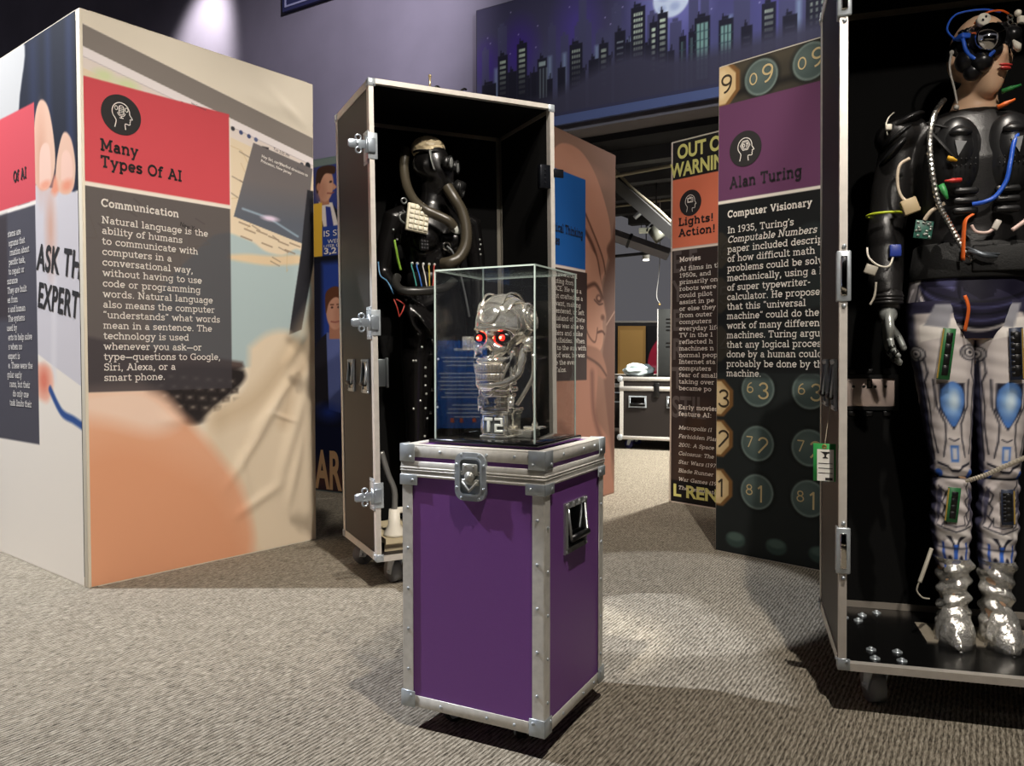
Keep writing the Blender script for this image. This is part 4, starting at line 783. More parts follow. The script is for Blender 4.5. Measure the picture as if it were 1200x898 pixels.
for sx in (-1, 1):
    for sy in (-1, 1):
        part(PC, 'corner_bracket', corner_plate(MB(), sx*(hx+.003), sy*(hy+.003), PZ0, sx, sy, -1, .042), STEEL)
        part(L_, 'corner_bracket', corner_plate(MB(), sx*(hx+.004), sy*(hy+.004), PZ1+.002, sx, sy, 1, .045), STEEL)
        bm_ = MB(); x, y = sx*(hx+.003), sy*(hy+.003)
        bm_.rbox(*sorted((x+sx*.004, x-sx*.052)), *sorted((y, y+sy*.004)), zl-.026, zl+.003, .003).rbox(*sorted((x, x+sx*.004)), *sorted((y+sy*.004, y-sy*.052)), zl-.026, zl+.003, .003)
        bm_.ball((x-sx*.038, y+sy*.004, zl-.012), (.005, .003, .005), 8, 6).ball((x+sx*.004, y-sy*.038, zl-.012), (.003, .005, .005), 8, 6)
        part(PC, 'corner_bracket', bm_, STEEL)
        caster(PC, sx*(hx-.10), sy*(hy-.075), PZ0, .026, RUBBER, 30 if sx > 0 else -20, .024)
rv = MB()
for z in (.16, .27, .38, .49, .60):
    for sx in (-1, 1):
        for sy in (-1, 1): rv.ball((sx*(hx-.017), sy*(hy+.003), z), (.0045, .003, .0045), 8, 5).ball((sx*(hx+.003), sy*(hy-.017), z-.02), (.003, .0045, .0045), 8, 5)
for z in (PZ0+.015, PZ1-.013):
    for q in (-.09, .05, .13):
        for s in (-1, 1): rv.ball((q, s*(hy+.004), z), (.0045, .003, .0045), 8, 5).ball((s*(hx+.004), q, z), (.003, .0045, .0045), 8, 5)
part(PC, 'rivets', rv, STEEL)
# dished butterfly latch on the front
lx, lz = hx-.205, .697
M = Matrix.Translation((lx, -hy-.004, lz))
f = MB(); f.M = M
def rrect(w, h, r, n=5):
    return [(sx*(w/2-r)+r*math.cos(R(a0+90*i/n)), sz*(h/2-r)+r*math.sin(R(a0+90*i/n))) for (sx, sz, a0) in ((1,1,0),(-1,1,90),(-1,-1,180),(1,-1,270)) for i in range(n+1)]
def ring(mb, w, h, r, w2, h2, r2, y0, y1):
    a, b = rrect(w, h, r), rrect(w2, h2, r2); n = len(a)
    vs = [(x, y0, z) for x, z in a]+[(x, y0, z) for x, z in b]+[(x, y1, z) for x, z in a]+[(x, y1, z) for x, z in b]
    mb.add(vs, [q for i in range(n) for j in ((i+1) % n,) for q in ((i, j, n+j, n+i), (2*n+i, 2*n+j, j, i), (n+i, n+j, 3*n+j, 3*n+i))]); return mb
ring(f, .092, .125, .026, .066, .098, .016, -.006, .004); ring(f, .068, .10, .017, .060, .090, .014, -.0085, .004)
for (x, z) in ((-.026,.056),(.026,.056),(-.026,-.056),(.026,-.056),(-.04,.03),(.04,.03),(-.04,-.03),(.04,-.03)): f.ball((x, -.006, z), (.0048, .003, .0048), 8, 6)
K = part(PC, 'latch', f, STEEL)
d = MB(); d.M = M; d.add([(x, -.0012, z) for x, z in rrect(.066, .098, .016)], [list(range(24))[::-1]]); part(K, 'dish', d, mat('latch_dish', (150, 158, 164), .35, .3))
b = MB(); b.M = M; b.cyl((0, -.002, 0), (0, -.012, 0), .014, 20).ball((0, -.012, 0), (.008, .004, .008), 12, 8).rbox(-.022, .022, -.010, -.003, .004, .034, .004).rbox(-.026, .026, -.008, -.002, -.022, -.006, .004)
b.prism([(0, 0)]*0 or [(-.02, -.03), (.02, -.03), (.012, -.012), (-.012, -.012)], 0, 0) if False else None
for q in (-.012, .012): b.ball((q, -.010, .027), (.004, .003, .004), 8, 6)
b.sweep([(-.022, -.008, -.012), (0, -.011, -.036), (.022, -.008, -.012)], .004, 8)
part(K, 'twist_key', b, mat('key_zinc', (176, 176, 170), .3, .4))
# sprung handle on the side
recess_handle(PC, Matrix.Translation((hx, -hy+.20, .555)) @ Matrix.Rotation(R(90), 4, 'Z'), .15, .135, mat('handle_chrome', (176, 178, 178), .2, .6))

# ---------------------------------------------------------------- glass display box on the case
VW, VD, VZ0, VZ1 = .305, .272, PZ1+.0025, 1.243
vc = Vector((.059, 2.008, 0))+Vector((-ux, -uy, 0))*VW/2+Vector((-uy, ux, 0))*VD/2
VB = thing('display_case', 'clear acrylic display box on top of the purple case', 'display case', (vc.x, vc.y, VZ0), -27.2)
vh = VZ1-VZ0; g_ = .005
part(VB, 'base_plate', MB().rbox(-VW/2-.012, VW/2+.012, -VD/2-.012, VD/2+.012, 0, .012, .002), GLOSSB)
GL = mat_glass('clear_acrylic'); EDGE = mat('acrylic_edge', (176, 190, 184), .2, 0, .6)
x, y = VW/2, VD/2
for (n_, q) in (('front_pane', (-x+g_, x-g_, -y, -y+g_)), ('back_pane', (-x+g_, x-g_, y-g_, y)), ('side_pane', (-x, -x+g_, -y+g_, y-g_)), ('side_pane', (x-g_, x, -y+g_, y-g_))):
    part(VB, n_, MB().box(*q, .012, vh-g_), GL)
part(VB, 'top_pane', MB().box(-x+.003, x-.003, -y+.003, y-.003, vh-g_, vh), GL)
eg = MB()
for sx in (-1, 1):
    for sy in (-1, 1): eg.box(*sorted((sx*x, sx*(x-.0035))), *sorted((sy*y, sy*(y-.0035))), .012, vh)
for sy in (-1, 1): eg.box(-x, x, *sorted((sy*y, sy*(y-.003))), vh-.004, vh)
for sx in (-1, 1): eg.box(*sorted((sx*x, sx*(x-.003))), -y, y, vh-.004, vh)
part(VB, 'bonded_edges', eg, EDGE)

# ---------------------------------------------------------------- tall black flight cases
TW, TD, TZ0, TZ1 = .885, .567, .13, 2.18
def tall_case(label, loc, rz, lean):
    o = thing('flight_case', label, 'flight case', loc, rz, 'tall open flight cases', lean); t = .012; H0, H1 = TZ0, TZ1
    s = MB().box(0, t, .004, TD, H0, H1).box(TW-t, TW, .004, TD, H0, H1).box(t, TW-t, TD-t, TD, H0, H1).box(t, TW-t, .004, TD-t, H1-t, H1).box(t, TW-t, .004, TD-t, H0, H0+t)
    part(o, 'shell', s, LAM)
    l = MB(); q = t+.002
    l.box(t, q, .03, TD-t, H0+q, H1-q).box(TW-q, TW-t, .03, TD-t, H0+q, H1-q).box(q, TW-q, TD-q, TD-t, H0+q, H1-q).box(q, TW-q, .03, TD-q, H1-q, H1-t)
    part(o, 'lining', l, LINING)
    f = MB(); w_ = .021
    for (y0, y1, k) in ((-.006, .014, .0), (.014, .034, -.004)):
        f.frame(-.004-k/2, TW+.004+k/2, H0-.004, H1+.004, w_+k, y0, y1)
    part(o, 'front_frame', f, ALU)
    b = MB(); e = .03; u = .003
    for x in (0, TW):
        sx = -1 if x == 0 else 1; X = sorted((x, x+sx*u))
        for z in (H0, H1):
            Z = sorted((z, z+(e if z == H0 else -e))); b.box(*X, .03, TD+u, *Z)
        b.box(*X, TD-e, TD+u, H0, H1)
    for z in (H0, H1):
        Z = sorted((z, z+(-u if z == H0 else u)))
        b.box(-u, e, .03, TD, *Z).box(TW-e, TW+u, .03, TD, *Z).box(e, TW-e, TD-e, TD, *Z); b.box(0, TW, TD, TD+u, *sorted((z, z+(e if z == H0 else -e))))
    b.box(-u, e, TD, TD+u, H0, H1).box(TW-e, TW+u, TD, TD+u, H0, H1)
    part(o, 'edge_trim', b, ALU2)
    c = MB(); dk = mat('dull_angle', (120, 116, 106), .5, .5)
    c.box(TW-q-.022, TW-q, TD-q-.003, TD-q, H0+.03, H1-q).box(TW-q-.003, TW-q, TD-q-.022, TD-q, H0+.03, H1-q)
    part(o, 'corner_angle', c, dk)
    for args in ((q, TW-q, TD-q-.003, TD-q, H1-q-.02, H1-q), (TW-q-.003, TW-q, .04, TD-q-.004, H1-q-.02, H1-q), (q, TW-q, TD-q-.004, TD-q, H0+q, H0+q+.022)):
        part(o, 'inner_trim', MB().box(*args), mat('inner_angle', (150, 142, 132), .5, .4))
    for z in (H0, H1):
        for x in (0, TW):
            for y in (0, TD):
                part(o, 'corner_bracket', corner_plate(MB(), x+(.004 if x else -.004), y+(.004 if y else -.006), z, 1 if x else -1, 1 if y else -1, 1 if z == H1 else -1, .03), STEEL)
    for (x, y, rz_) in ((.11, .09, 15), (.09, TD-.1, 60), (TW-.1, .1, 15), (TW-.1, TD-.1, -40)): caster(o, x, y, H0-.004, .05, GREYRUB, rz_, .036)
    for y in (.125, .36): recess_handle(o, Matrix.Translation((-.003, y, .925)) @ Matrix.Rotation(R(-90), 4, 'Z'), .105, .15)
    return o
def open_latch(o, z, tongue=True):
    """dish plate wrapped on the front left edge with its tongue swung out sideways"""
    p = MB(); p.rbox(-.0085, -.003, .006, .075, z-.07, z+.07, .012).rbox(-.012, .03, -.0095, -.006, z-.055, z+.055, .003)
    for (y, dz) in ((.02, .058), (.06, .058), (.02, -.058), (.06, -.058)): p.ball((-.0085, y, z+dz), (.003, .005, .005), 8, 6)
    c = part(o, 'latch', p, STEEL)
    b = MB(); b.rbox(-.025, .02, -.02, -.008, z-.03, z+.03, .004).cyl((-.02, -.016, z-.034), (-.02, -.016, z+.034), .008, 12)
    if tongue:
        b.rbox(-.095, -.02, -.019, -.013, z-.018, z+.018, .003).rbox(-.1, -.06, -.022, -.012, z-.014, z+.014, .004)
        for s in (-1, 1): b.torus((-.055, -.016, z+s*.026), .012, .004, 'y', 14, 6)
        b.ball((-.06, -.022, z), (.006, .004, .006), 10, 6)
    part(c, 'latch_tongue', b, mat('latch_tongue', (176, 186, 196), .3, .7))
MIDC = tall_case('tall open black flight case with mannequin in gas mask', (-.577, 3.354, 0), 26.3, -.75)
for z in (1.90, 1.155, .415): open_latch(MIDC, z)
for z in (.28, .86): pass
h = MB(); h.rbox(TW-.075, TW-.02, -.012, .02, 1.79, 1.90, .004).rbox(TW-.002, TW+.05, -.014, -.006, 1.845, 1.885, .003)
for q in (0, .02, .04, .06): h.ball((TW-.05, -.013, 1.815+q), .005, 8, 6)
part(MIDC, 'hasp', h, mat('black_hasp', (30, 32, 38), .3, .6))
h = MB(); h.rbox(.03, .075, .05, .06, .88, 1.0, .003).rbox(.066, .078, .04, .06, .875, 1.005, .003); part(MIDC, 'inner_handle', h, mat('dull_steel', (110, 116, 118), .35, .8))
h = MB(); h.box(TW-.04, TW-.016, .2, .204, .5, .504)
pl = MB().box(.03, .86, .02, .40, TZ0+.05, TZ0+.06); pl.box(.03, .86, .02, .03, TZ0+.014, TZ0+.05)
part(MIDC, 'plywood_base', MB().box(.06, .82, .07, .45, TZ0+.05, TZ0+.075).box(.06, .82, .09, .1, TZ0+.014, TZ0+.05).box(.06, .82, .42, .43, TZ0+.014, TZ0+.05), mat('pale_plywood', (196, 182, 150), .6, noise=(20, .06)))
RIGHTC = tall_case('tall open black flight case with silver legged mannequin', (.925, 2.187, 0), -16.4, -.55)
for (z0, z1) in ((1.94, 2.07), (1.16, 1.30), (.40, .53)):
    p = MB().rbox(-.012, .026, -.014, -.006, z0, z1, .004).rbox(-.010, -.004, -.006, .03, z0, z1, .004)
    for z in (z0-.012, z1+.012): p.ball((.008, -.009, z), .006, 8, 6)
    c = part(RIGHTC, 'latch', p, STEEL); part(c, 'latch_bar', MB().rbox(-.002, .016, -.02, -.012, z0+.015, z1-.015, .005), CHROME)
# recessed pull plate seen from inside on the back wall, and bolts in its floor
bx, bz, by = .152, .885, TD-.0145
p = MB(); p.frame(bx-.09, bx+.09, bz-.06, bz+.06, .012, by-.01, by)
for q in (-.055, 0, .055):
    for s in (-1, 1): p.rbox(bx+q-.012, bx+q+.012, by-.006, by, bz+s*.072-.009, bz+s*.072+.009, .004)
c = part(RIGHTC, 'pull_plate', p, BLACK)
part(c, 'dish', MB().rbox(bx-.078, bx+.078, by-.006, by-.001, bz-.048, bz+.048, .004), mat('pink_reflection_steel', (226, 204, 194), .25, .35))  # pinkish reflected light put into the base colour of the steel
d = MB().frame(bx-.008, bx+.008, bz+.015, bz+.045, .004, by-.011, by-.006)
for q in (-.05, -.018, .018, .05): d.ball((bx+q, by-.007, bz+.02), (.005, .002, .005), 8, 6)
part(c, 'catch', d, BLACK)
for (x, y) in ((.10, .06), (.10, .13), (.17, .06), (.17, .13), (.12, .46), (.06, .42), (.10, .40), (.17, .50)):
    part(RIGHTC, 'floor_bolt', MB().cyl((x, y, TZ0+.012), (x, y, TZ0+.017), .014, 10).ball((x, y, TZ0+.018), (.008, .008, .006), 8, 6), STEEL)
part(RIGHTC, 'floor_board', MB().box(.016, TW-.016, .03, TD-.016, TZ0+.0115, TZ0+.0135), mat('gloss_floor_board', (15, 15, 15), .22, 0, .5))
part(RIGHTC, 'foot_plate', MB().box(.27, .74, .24, .42, TZ0+.0135, TZ0+.0175), mat('foot_plate_board', (130, 122, 108), .6, noise=(12, .12)))
# green tag on a string from the side handle
MT = RIGHTC.matrix_basis.copy()
tg = tag(bpy.data.objects.new('hang_tag', None), 'green and white tag with an anvil hanging on a case handle', 'tag'); COL.objects.link(tg)
tg.matrix_basis = MT @ Matrix.Translation((-.034, .08, .70)) @ Matrix.Rotation(R(-16), 4, 'Z')
part(tg, 'card', MB().rbox(-.031, .031, 0, .0015, -.055, .055, .0007, 1), mat('tag_green', (44, 150, 72), .6))
part(tg, 'paper_label', MB().box(-.020, .026, -.0012, -.0003, -.054, .038), mat('tag_white', (232, 230, 222), .6))
i_ = MB(); i_.M = Matrix.Translation((.003, -.0018, .022)) @ Matrix.Rotation(R(90), 4, 'X')
i_.add([(x*.013, y*.013, 0) for x, y in ((-1.1,.7),(-.6,.4),(-.35,.2),(-.15,-.1),(-.2,-.45),(-.6,-.6),(-.6,-.8),(.6,-.8),(.6,-.6),(.2,-.45),(.2,-.05),(.5,.3),(.9,.4),(.9,.7))], [list(range(14))])
for k in range(3): i_.add([(-.019, -.026-.014*k, 0), (.02, -.026-.014*k, 0), (.02, -.024-.014*k, 0), (-.019, -.024-.014*k, 0)], [(0, 1, 2, 3)])
i_.add([(.0, -.074, 0), (.02, -.074, 0), (.02, -.066, 0), (.0, -.066, 0)], [(0, 1, 2, 3)])
part(tg, 'anvil_print', i_, TXB)
part(tg, 'string', MB().sweep(spline([(0, .0, .04), (.004, .01, .09), (.012, .03, .17)]), .0012, 6), mat('string', (170, 160, 140), .8))
part(tg, 'eyelet', MB().torus((0, 0, .046), .005, .002, 'y', 14, 6), mat('eyelet_brass', (170, 120, 70), .4, .6))

# ---------------------------------------------------------------- cases, cabinet and bag in the hall
def road_case(label, loc, rz):
    o = thing('flight_case', label, 'flight case', loc, rz, 'low flight cases in the hall'); w_, d_, z0, z1 = 1.15, .6, .11, .80
    part(o, 'body_shell', MB().box(.002, w_-.002, .002, d_-.002, z0+.002, z1-.12), LAM)
    l = part(o, 'lid', MB().box(.002, w_-.002, .002, d_-.002, z1-.118, z1), LAM)
    m = MB(); m.M = Matrix.Translation((w_/2, d_/2, 0)); edges(m, w_/2, d_/2, z0, z1, .04, .004); belt(m, w_/2, d_/2, z0, z0+.04, .005); part(o, 'edge_trim', m, ALU2)
    m = MB(); m.M = Matrix.Translation((w_/2, d_/2, 0)); belt(m, w_/2, d_/2, z1-.15, z1-.10, .007); belt(m, w_/2, d_/2, z1-.04, z1+.004, .005); part(l, 'lid_trim', m, ALU2)
    for x in (0, w_):
        for z in (z0, z1): part(o, 'corner_bracket', MB().ball((x, 0, z+(.02 if z == z0 else -.02)), (.035, .012, .035), 12, 8), STEEL)
        for y in (.1, d_-.1): caster(o, .1 if x == 0 else w_-.1, y, z0, .048, mat('blue_rubber', (40, 40, 96), .5), 70, .036)
    for x in (.2, .62): recess_handle(o, Matrix.Translation((x, -.004, z1-.27)), .2, .13)
    m = MB().rbox(.38, .44, -.016, 0, z1-.22, z1-.06, .012); part(o, 'latch', m, BLACK)
    return o
road_case('low black flight case with white bag on top in the hall', (1.2, 8.72, 0), -22)
o = road_case('low black flight case behind the one with the white bag', (.72, 9.75, 0), -6)
def hall_at(x, y, z): return Matrix.Translation((1.2, 8.72, 0)) @ Matrix.Rotation(R(-22), 4, 'Z') @ Vector((x, y, z))
q = hall_at(.71, .34, .808)
cb = thing('equipment_cabinet', 'black vented cabinet standing on the low flight case', 'cabinet', q, -14)
part(cb, 'housing', MB().rbox(-.34, .34, -.24, .2, .0, .74, .012), mat('black_cabinet', (44, 46, 46), .5, 0, .4))
m = MB()
for k in range(4): m.rbox(-.25, .0, -.2425, -.2405, .62-.04*k, .635-.04*k, .001, 1)
for k in range(2): m.rbox(-.25, .0, -.2425, -.2405, .36-.04*k, .375-.04*k, .001, 1)
part(cb, 'vents', m, BLACK); part(cb, 'edge_rail', MB().rbox(-.348, -.336, -.25, -.23, 0, .742, .003), mat('pale_rail', (150, 150, 150), .6))
bm = bmesh.new(); bmesh.ops.create_icosphere(bm, subdivisions=4, radius=1); rs = np.random.RandomState(2); ds = rs.randn(26, 3); ds /= np.linalg.norm(ds, axis=1)[:, None]
for v_ in bm.verts:
    n_ = np.array(v_.co); k = 1+.10*sum(math.sin(9*float(n_@d)+i) for i, d in enumerate(ds[:6]))/2-.12*max(0, max(float(n_@d) for d in ds[6:])-.9)*6
    v_.co = Vector((n_[0]*.17*k, n_[1]*.13*k, max(n_[2]*.085*k, -.07)))
bag = MB().add([v_.co.copy() for v_ in bm.verts], [[v_.index for v_ in f_.verts] for f_ in bm.faces], False) if bm.verts.index_update() is None else None
bm.free(); ob = bag.build('plastic_bag', mat('pale_plastic_film', (206, 222, 222), .3)); ob.location = hall_at(.17, .18, .875); tag(ob, 'crumpled white plastic bag on the low flight case', 'bag')
# scraps on the roof of the tall case
def mid_at(x, y, z): return MIDC.matrix_basis @ Vector((x, y, z))
t = thing('wire_loop', 'bent dark wire with a pin on top of the tall case', 'wire', mid_at(.30, .06, TZ1+.003), 26)
part(t, 'wire', MB().sweep(spline([(0, 0, .004), (.03, 0, .03), (.07, .02, .012), (.12, .03, .006), (.17, .04, .05), (.19, .05, .055)]), .005, 8), BLACK)
part(t, 'pin', MB().cyl((-.005, 0, 0), (-.005, 0, .07), .005, 8).ball((-.005, 0, .07), .008, 8, 6), mat('brass_pin', (200, 180, 140), .3, .7))
t = MB().add([(0,0,0),(.06,.0,.012),(.13,.01,.004),(.15,.05,.012),(.09,.07,.022),(.03,.05,.014)], [(0,1,4,5),(1,2,3,4)], False).build('plastic_scrap', mat('pale_plastic_film', (206, 222, 222), .3))
so = t.modifiers.new('thick', 'SOLIDIFY'); so.thickness = .002; t.location = mid_at(.70, .06, TZ1+.006); t.rotation_euler = (0, 0, R(26)); tag(t, 'crumpled clear plastic scrap on top of the tall case', 'scrap')
# ---------------------------------------------------------------- chrome robot skull sculpture
def uvsphere(c, r, n=72, m=52):
    mb = MB().ball(c, r, n, m); return np.array(mb.v), mb.f
def sculpt(V, ops):
    for (c, rad, d) in ops:
        c, d = np.array(c), np.array(d); q = V-c; rad = np.array(rad)*np.ones(3)
        V = V+d*np.exp(-((q/rad)**2).sum(1))[:, None]
    return V
SK = thing('skull_sculpture', 'chrome robot skull with glowing red eyes inside the clear box', 'sculpture', (-.028, 2.188, VZ0+.012), -27.2)
B0 = 0.
EX, EZ = .035, .275
V, F = uvsphere((0, .012, .312), (.075, .098, .088), 96, 72)
ops = [((0,-.085,.245), (.045,.05,.04), (0,-.012,-.045)), ((0,-.075,.225), (.04,.04,.03), (0,-.004,-.022))]
for s in (-1, 1):
    ops += [((s*.034,-.085,.300), (.028,.03,.011), (0,-.015,-.005)), ((s*EX,-.092,EZ), (.022,.05,.016), (0,.05,0)), ((s*.052,-.06,.240), (.020,.03,.014), (s*.010,-.014,0)),
            ((s*.066,-.03,.262), (.02,.04,.016), (-s*.014,0,0)), ((s*.07,.03,.24), (.03,.06,.03), (-s*.022,0,.012)), ((s*.045,-.06,.205), (.022,.03,.022), (-s*.016,.012,0))]
ops += [((0,-.10,.236), (.011,.04,.014), (0,.030,0)), ((0,-.10,.262), (.009,.03,.014), (0,-.008,0)), ((0,.06,.235), (.06,.05,.03), (0,-.02,.02))]
V = sculpt(V, ops)
c = MB().add([tuple(p) for p in V], F, True); part(SK, 'cranium', c, CHROME_B)
pl = MB()
def on_skull(x, z, k=1.0): return (x, .012-.098*k*math.sqrt(max(0, 1-(x/.075)**2-((z-.312)/.088)**2)), z)
# inset forehead panel, seams and side caps
fr = [on_skull(x, z, 1.02) for x, z in [(-.026,.352),(.026,.352),(.022,.326),(.012,.316),(-.012,.316),(-.022,.326),(-.026,.352)]]
pl.sweep(spline(fr, 4), .0042, 8)
for s in (-1, 1):
    pl.sweep(spline([on_skull(s*.03, .36, 1.01), (s*.034, -.03, .394), (s*.036, .03, .397), (s*.034, .08, .37)], 6), .003, 8)
    pl.sweep(spline([on_skull(s*.045, .345, 1.01), (s*.055, -.02, .375), (s*.058, .04, .37)], 6), .0025, 8)
pl.sweep(spline([on_skull(x, .303+.006*math.cos(x*40), 1.03) for x in np.linspace(-.068, .068, 13)], 3), .003, 8)
part(SK, 'seam_ridges', pl, CHROME_B)
for s in (-1, 1):
    e = MB(); e.M = Matrix.Translation((s*.070, .035, .335)) @ Matrix.Rotation(R(s*-14), 4, 'Y')
    e.torus((0, 0, 0), .034, .007, 'x', 30, 10).torus((s*.003, 0, 0), .021, .005, 'x', 24, 8).ball((0, 0, 0), (.007, .03, .03), 20, 12).ball((s*.008, .004, -.004), (.006, .012, .012), 12, 8)
    part(SK, 'temple_cap', e, CHROME_B)
    e = MB(); e.cyl((s*.066, .01, .262), (s*.088, .01, .262), .017, 22).cyl((s*.088, .01, .262), (s*.093, .01, .262), .011, 18).torus((s*.088, .01, .262), .014, .004, 'x', 20, 8).rbox(*sorted((s*.07, s*.086)), -.01, .035, .238, .256, .004)
    part(SK, 'ear_joint', e, CHROME_B)
e = MB().rbox(-.122, -.094, -.012, .014, .244, .282, .003).rbox(-.116, -.100, -.016, -.012, .25, .276, .002).cyl((-.096, .01, .262), (-.086, .01, .262), .006, 10); part(SK, 'side_block', e, CHROME_B)
EYE = mat('red_eye_glow', (255, 30, 20), .3, emit=3); EYEW = mat('eye_core_glow', (255, 190, 120), .3, emit=7)
for s in (-1, 1):
    o_ = part(SK, 'eye', MB().ball((s*EX, -.0655, EZ), .0085, 20, 14), EYE, 'glowing red eye'); part(o_, 'pupil', MB().ball((s*EX-.001, -.0730, EZ), (.0036, .0022, .0036), 12, 8), EYEW)
SOCK = mat('hollow_shade_black', (20, 20, 21), .25, .4)  # black solids stand in for the shade in the skull's hollows
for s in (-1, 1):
    part(SK, 'eye_socket_shade', MB().ball((s*EX, -.0575, EZ), (.0215, .0085, .0155), 24, 12), SOCK)
    part(SK, 'cheek_hollow_shade', MB().ball((s*.050, -.040, .212), (.010, .026, .020), 20, 12), SOCK)
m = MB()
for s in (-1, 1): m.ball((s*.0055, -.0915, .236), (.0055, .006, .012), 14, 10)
part(SK, 'nasal_cavity_shade', m, SOCK)
part(SK, 'mouth_hollow_shade', MB().sweep(spline([(-.038, -.040, .181), (-.026, -.072, .181), (0, -.086, .181), (.026, -.072, .181), (.038, -.040, .181)], 6), .013, 12), SOCK)
# jaw
J = MB(); path = [(-.062,.012,.255),(-.062,.0,.215),(-.056,-.012,.178),(-.042,-.052,.156),(-.022,-.082,.146),(0,-.09,.144)]
path = path+[(-x, y, z) for x, y, z in path[-2::-1]]
J.sweep(spline(path, 6), [.0105]*(len(path)*6-5), 12, flat=1.3)
J.ball((0, -.084, .140), (.024, .014, .013), 18, 10).torus((0, -.082, .136), .018, .005, 'y', 20, 8, 180, 360)
jo = part(SK, 'jaw', J, CHROME_B)
for (nm, z0, z1, ow) in (('upper_teeth', .182, .205, SK), ('lower_teeth', .158, .179, jo)):
    T = MB()
    for i in range(12):
        a = R(-152+124*i/11); x, y = .042*math.cos(a), -.046+.056*math.sin(a)
        T.M = Matrix.Translation((x, y, 0)) @ Matrix.Rotation(a+math.pi/2, 4, 'Z'); T.rbox(-.0046, .0046, -.004, .004, z0, z1, .0022)
    part(ow, nm, T, mat('tooth_chrome', (240, 232, 220), .18, .9))
# maxilla and jaw fittings
m = MB(); m.sweep(spline([(-.04,-.045,.215),(-.028,-.078,.213),(0,-.092,.212),(.028,-.078,.213),(.04,-.045,.215)], 6), .0085, 10)
m.sweep(spline([(-.03,-.05,.15),(0,-.078,.158),(.03,-.05,.15)], 6), .006, 10)
for s in (-1, 1):
    m.cyl((s*.05, -.03, .235), (s*.05, -.035, .17), .0055, 12).cyl((s*.05, -.0325, .2), (s*.05, -.035, .168), .0085, 12).sweep(spline([(s*.058, -.045, .24), (s*.05, -.062, .2), (s*.036, -.068, .165)], 5), .0045, 8)
part(SK, 'jaw_pistons', m, CHROME_B)
# neck column, rods and hoses
n_ = MB()
for i in range(7): z = .076+i*.017; n_.cyl((0, .012, z), (0, .012, z+.012), .028-.001*i, 24).cyl((0, .012, z+.012), (0, .012, z+.017), .021, 20)
n_.loft([(0, .012, .19, .03, .03), (0, .012, .225, .045, .05), (0, .012, .25, .05, .06)], 28)
n_.torus((0, -.01, .135), .042, .008, 'z', 30, 10).torus((0, -.005, .118), .036, .006, 'z', 30, 10).torus((.012, -.02, .152), .034, .006, 'z', 26, 10)
part(SK, 'neck', n_, CHROME_B)
for s in (-1, 1):
    p = MB(); p.cyl((s*.046, -.035, .098), (s*.052, -.05, .205), .0042, 10).cyl((s*.046, -.035, .074), (s*.047, -.037, .105), .009, 14).ball((s*.046, -.035, .108), .011, 14, 8); part(SK, 'neck_piston', p, CHROME_B)
    p = MB(); p.sweep(spline([(s*.088, .012, .255), (s*.09, .02, .21), (s*.084, .02, .165), (s*.062, .01, .12), (s*.046, .0, .09)], 8), .0058, 12).cyl((s*.089, .0165, .232), (s*.09, .019, .218), .0078, 12); part(SK, 'neck_hose', p, mat('pale_hose_chrome', (210, 206, 196), .22, .9))
p = MB(); p.cyl((.078, .05, .03), (.074, .045, .24), .0048, 10).rbox(.05, .106, .03, .068, .022, .03, .003).rbox(.035, .09, -.0, .06, .0, .022, .003).ball((.078, .05, .034), .009, 12, 8); part(SK, 'support_rod', p, CHROME_B)
# plinth with raised letters
p = MB(); p.rbox(-.04, .04, -.045, .04, .0, .072, .004).rbox(-.044, .044, -.049, .044, .0, .008, .002).rbox(-.043, .043, -.047, .042, .066, .075, .002)
p.rbox(-.058, -.04, -.02, .03, .01, .05, .004).rbox(-.052, .052, -.03, .036, .075, .083, .003)
bl = part(SK, 'plinth', p, CHROME_B)
f = MB().frame(-.034, .034, .010, .064, .0035, -.0495, -.044); part(bl, 'plaque_rim', f, CHROME_B); part(bl, 'plaque', MB().box(-.031, .031, -.0462, -.044, .013, .061), mat('plaque_grey', (104, 106, 106), .3, .6))
f = MB(); d = lambda x0, x1, z0, z1: f.rbox(x0, x1, -.051, -.044, z0, z1, .0012)
d(-.029, -.003, .048, .057); d(-.0205, -.0115, .017, .050)
d(.003, .028, .050, .057); d(.0215, .028, .037, .053); d(.003, .028, .033, .040); d(.003, .0095, .020, .036); d(.003, .028, .017, .024)
part(bl, 'raised_letters', f, mat('letter_silver', (236, 236, 230), .35, .4))
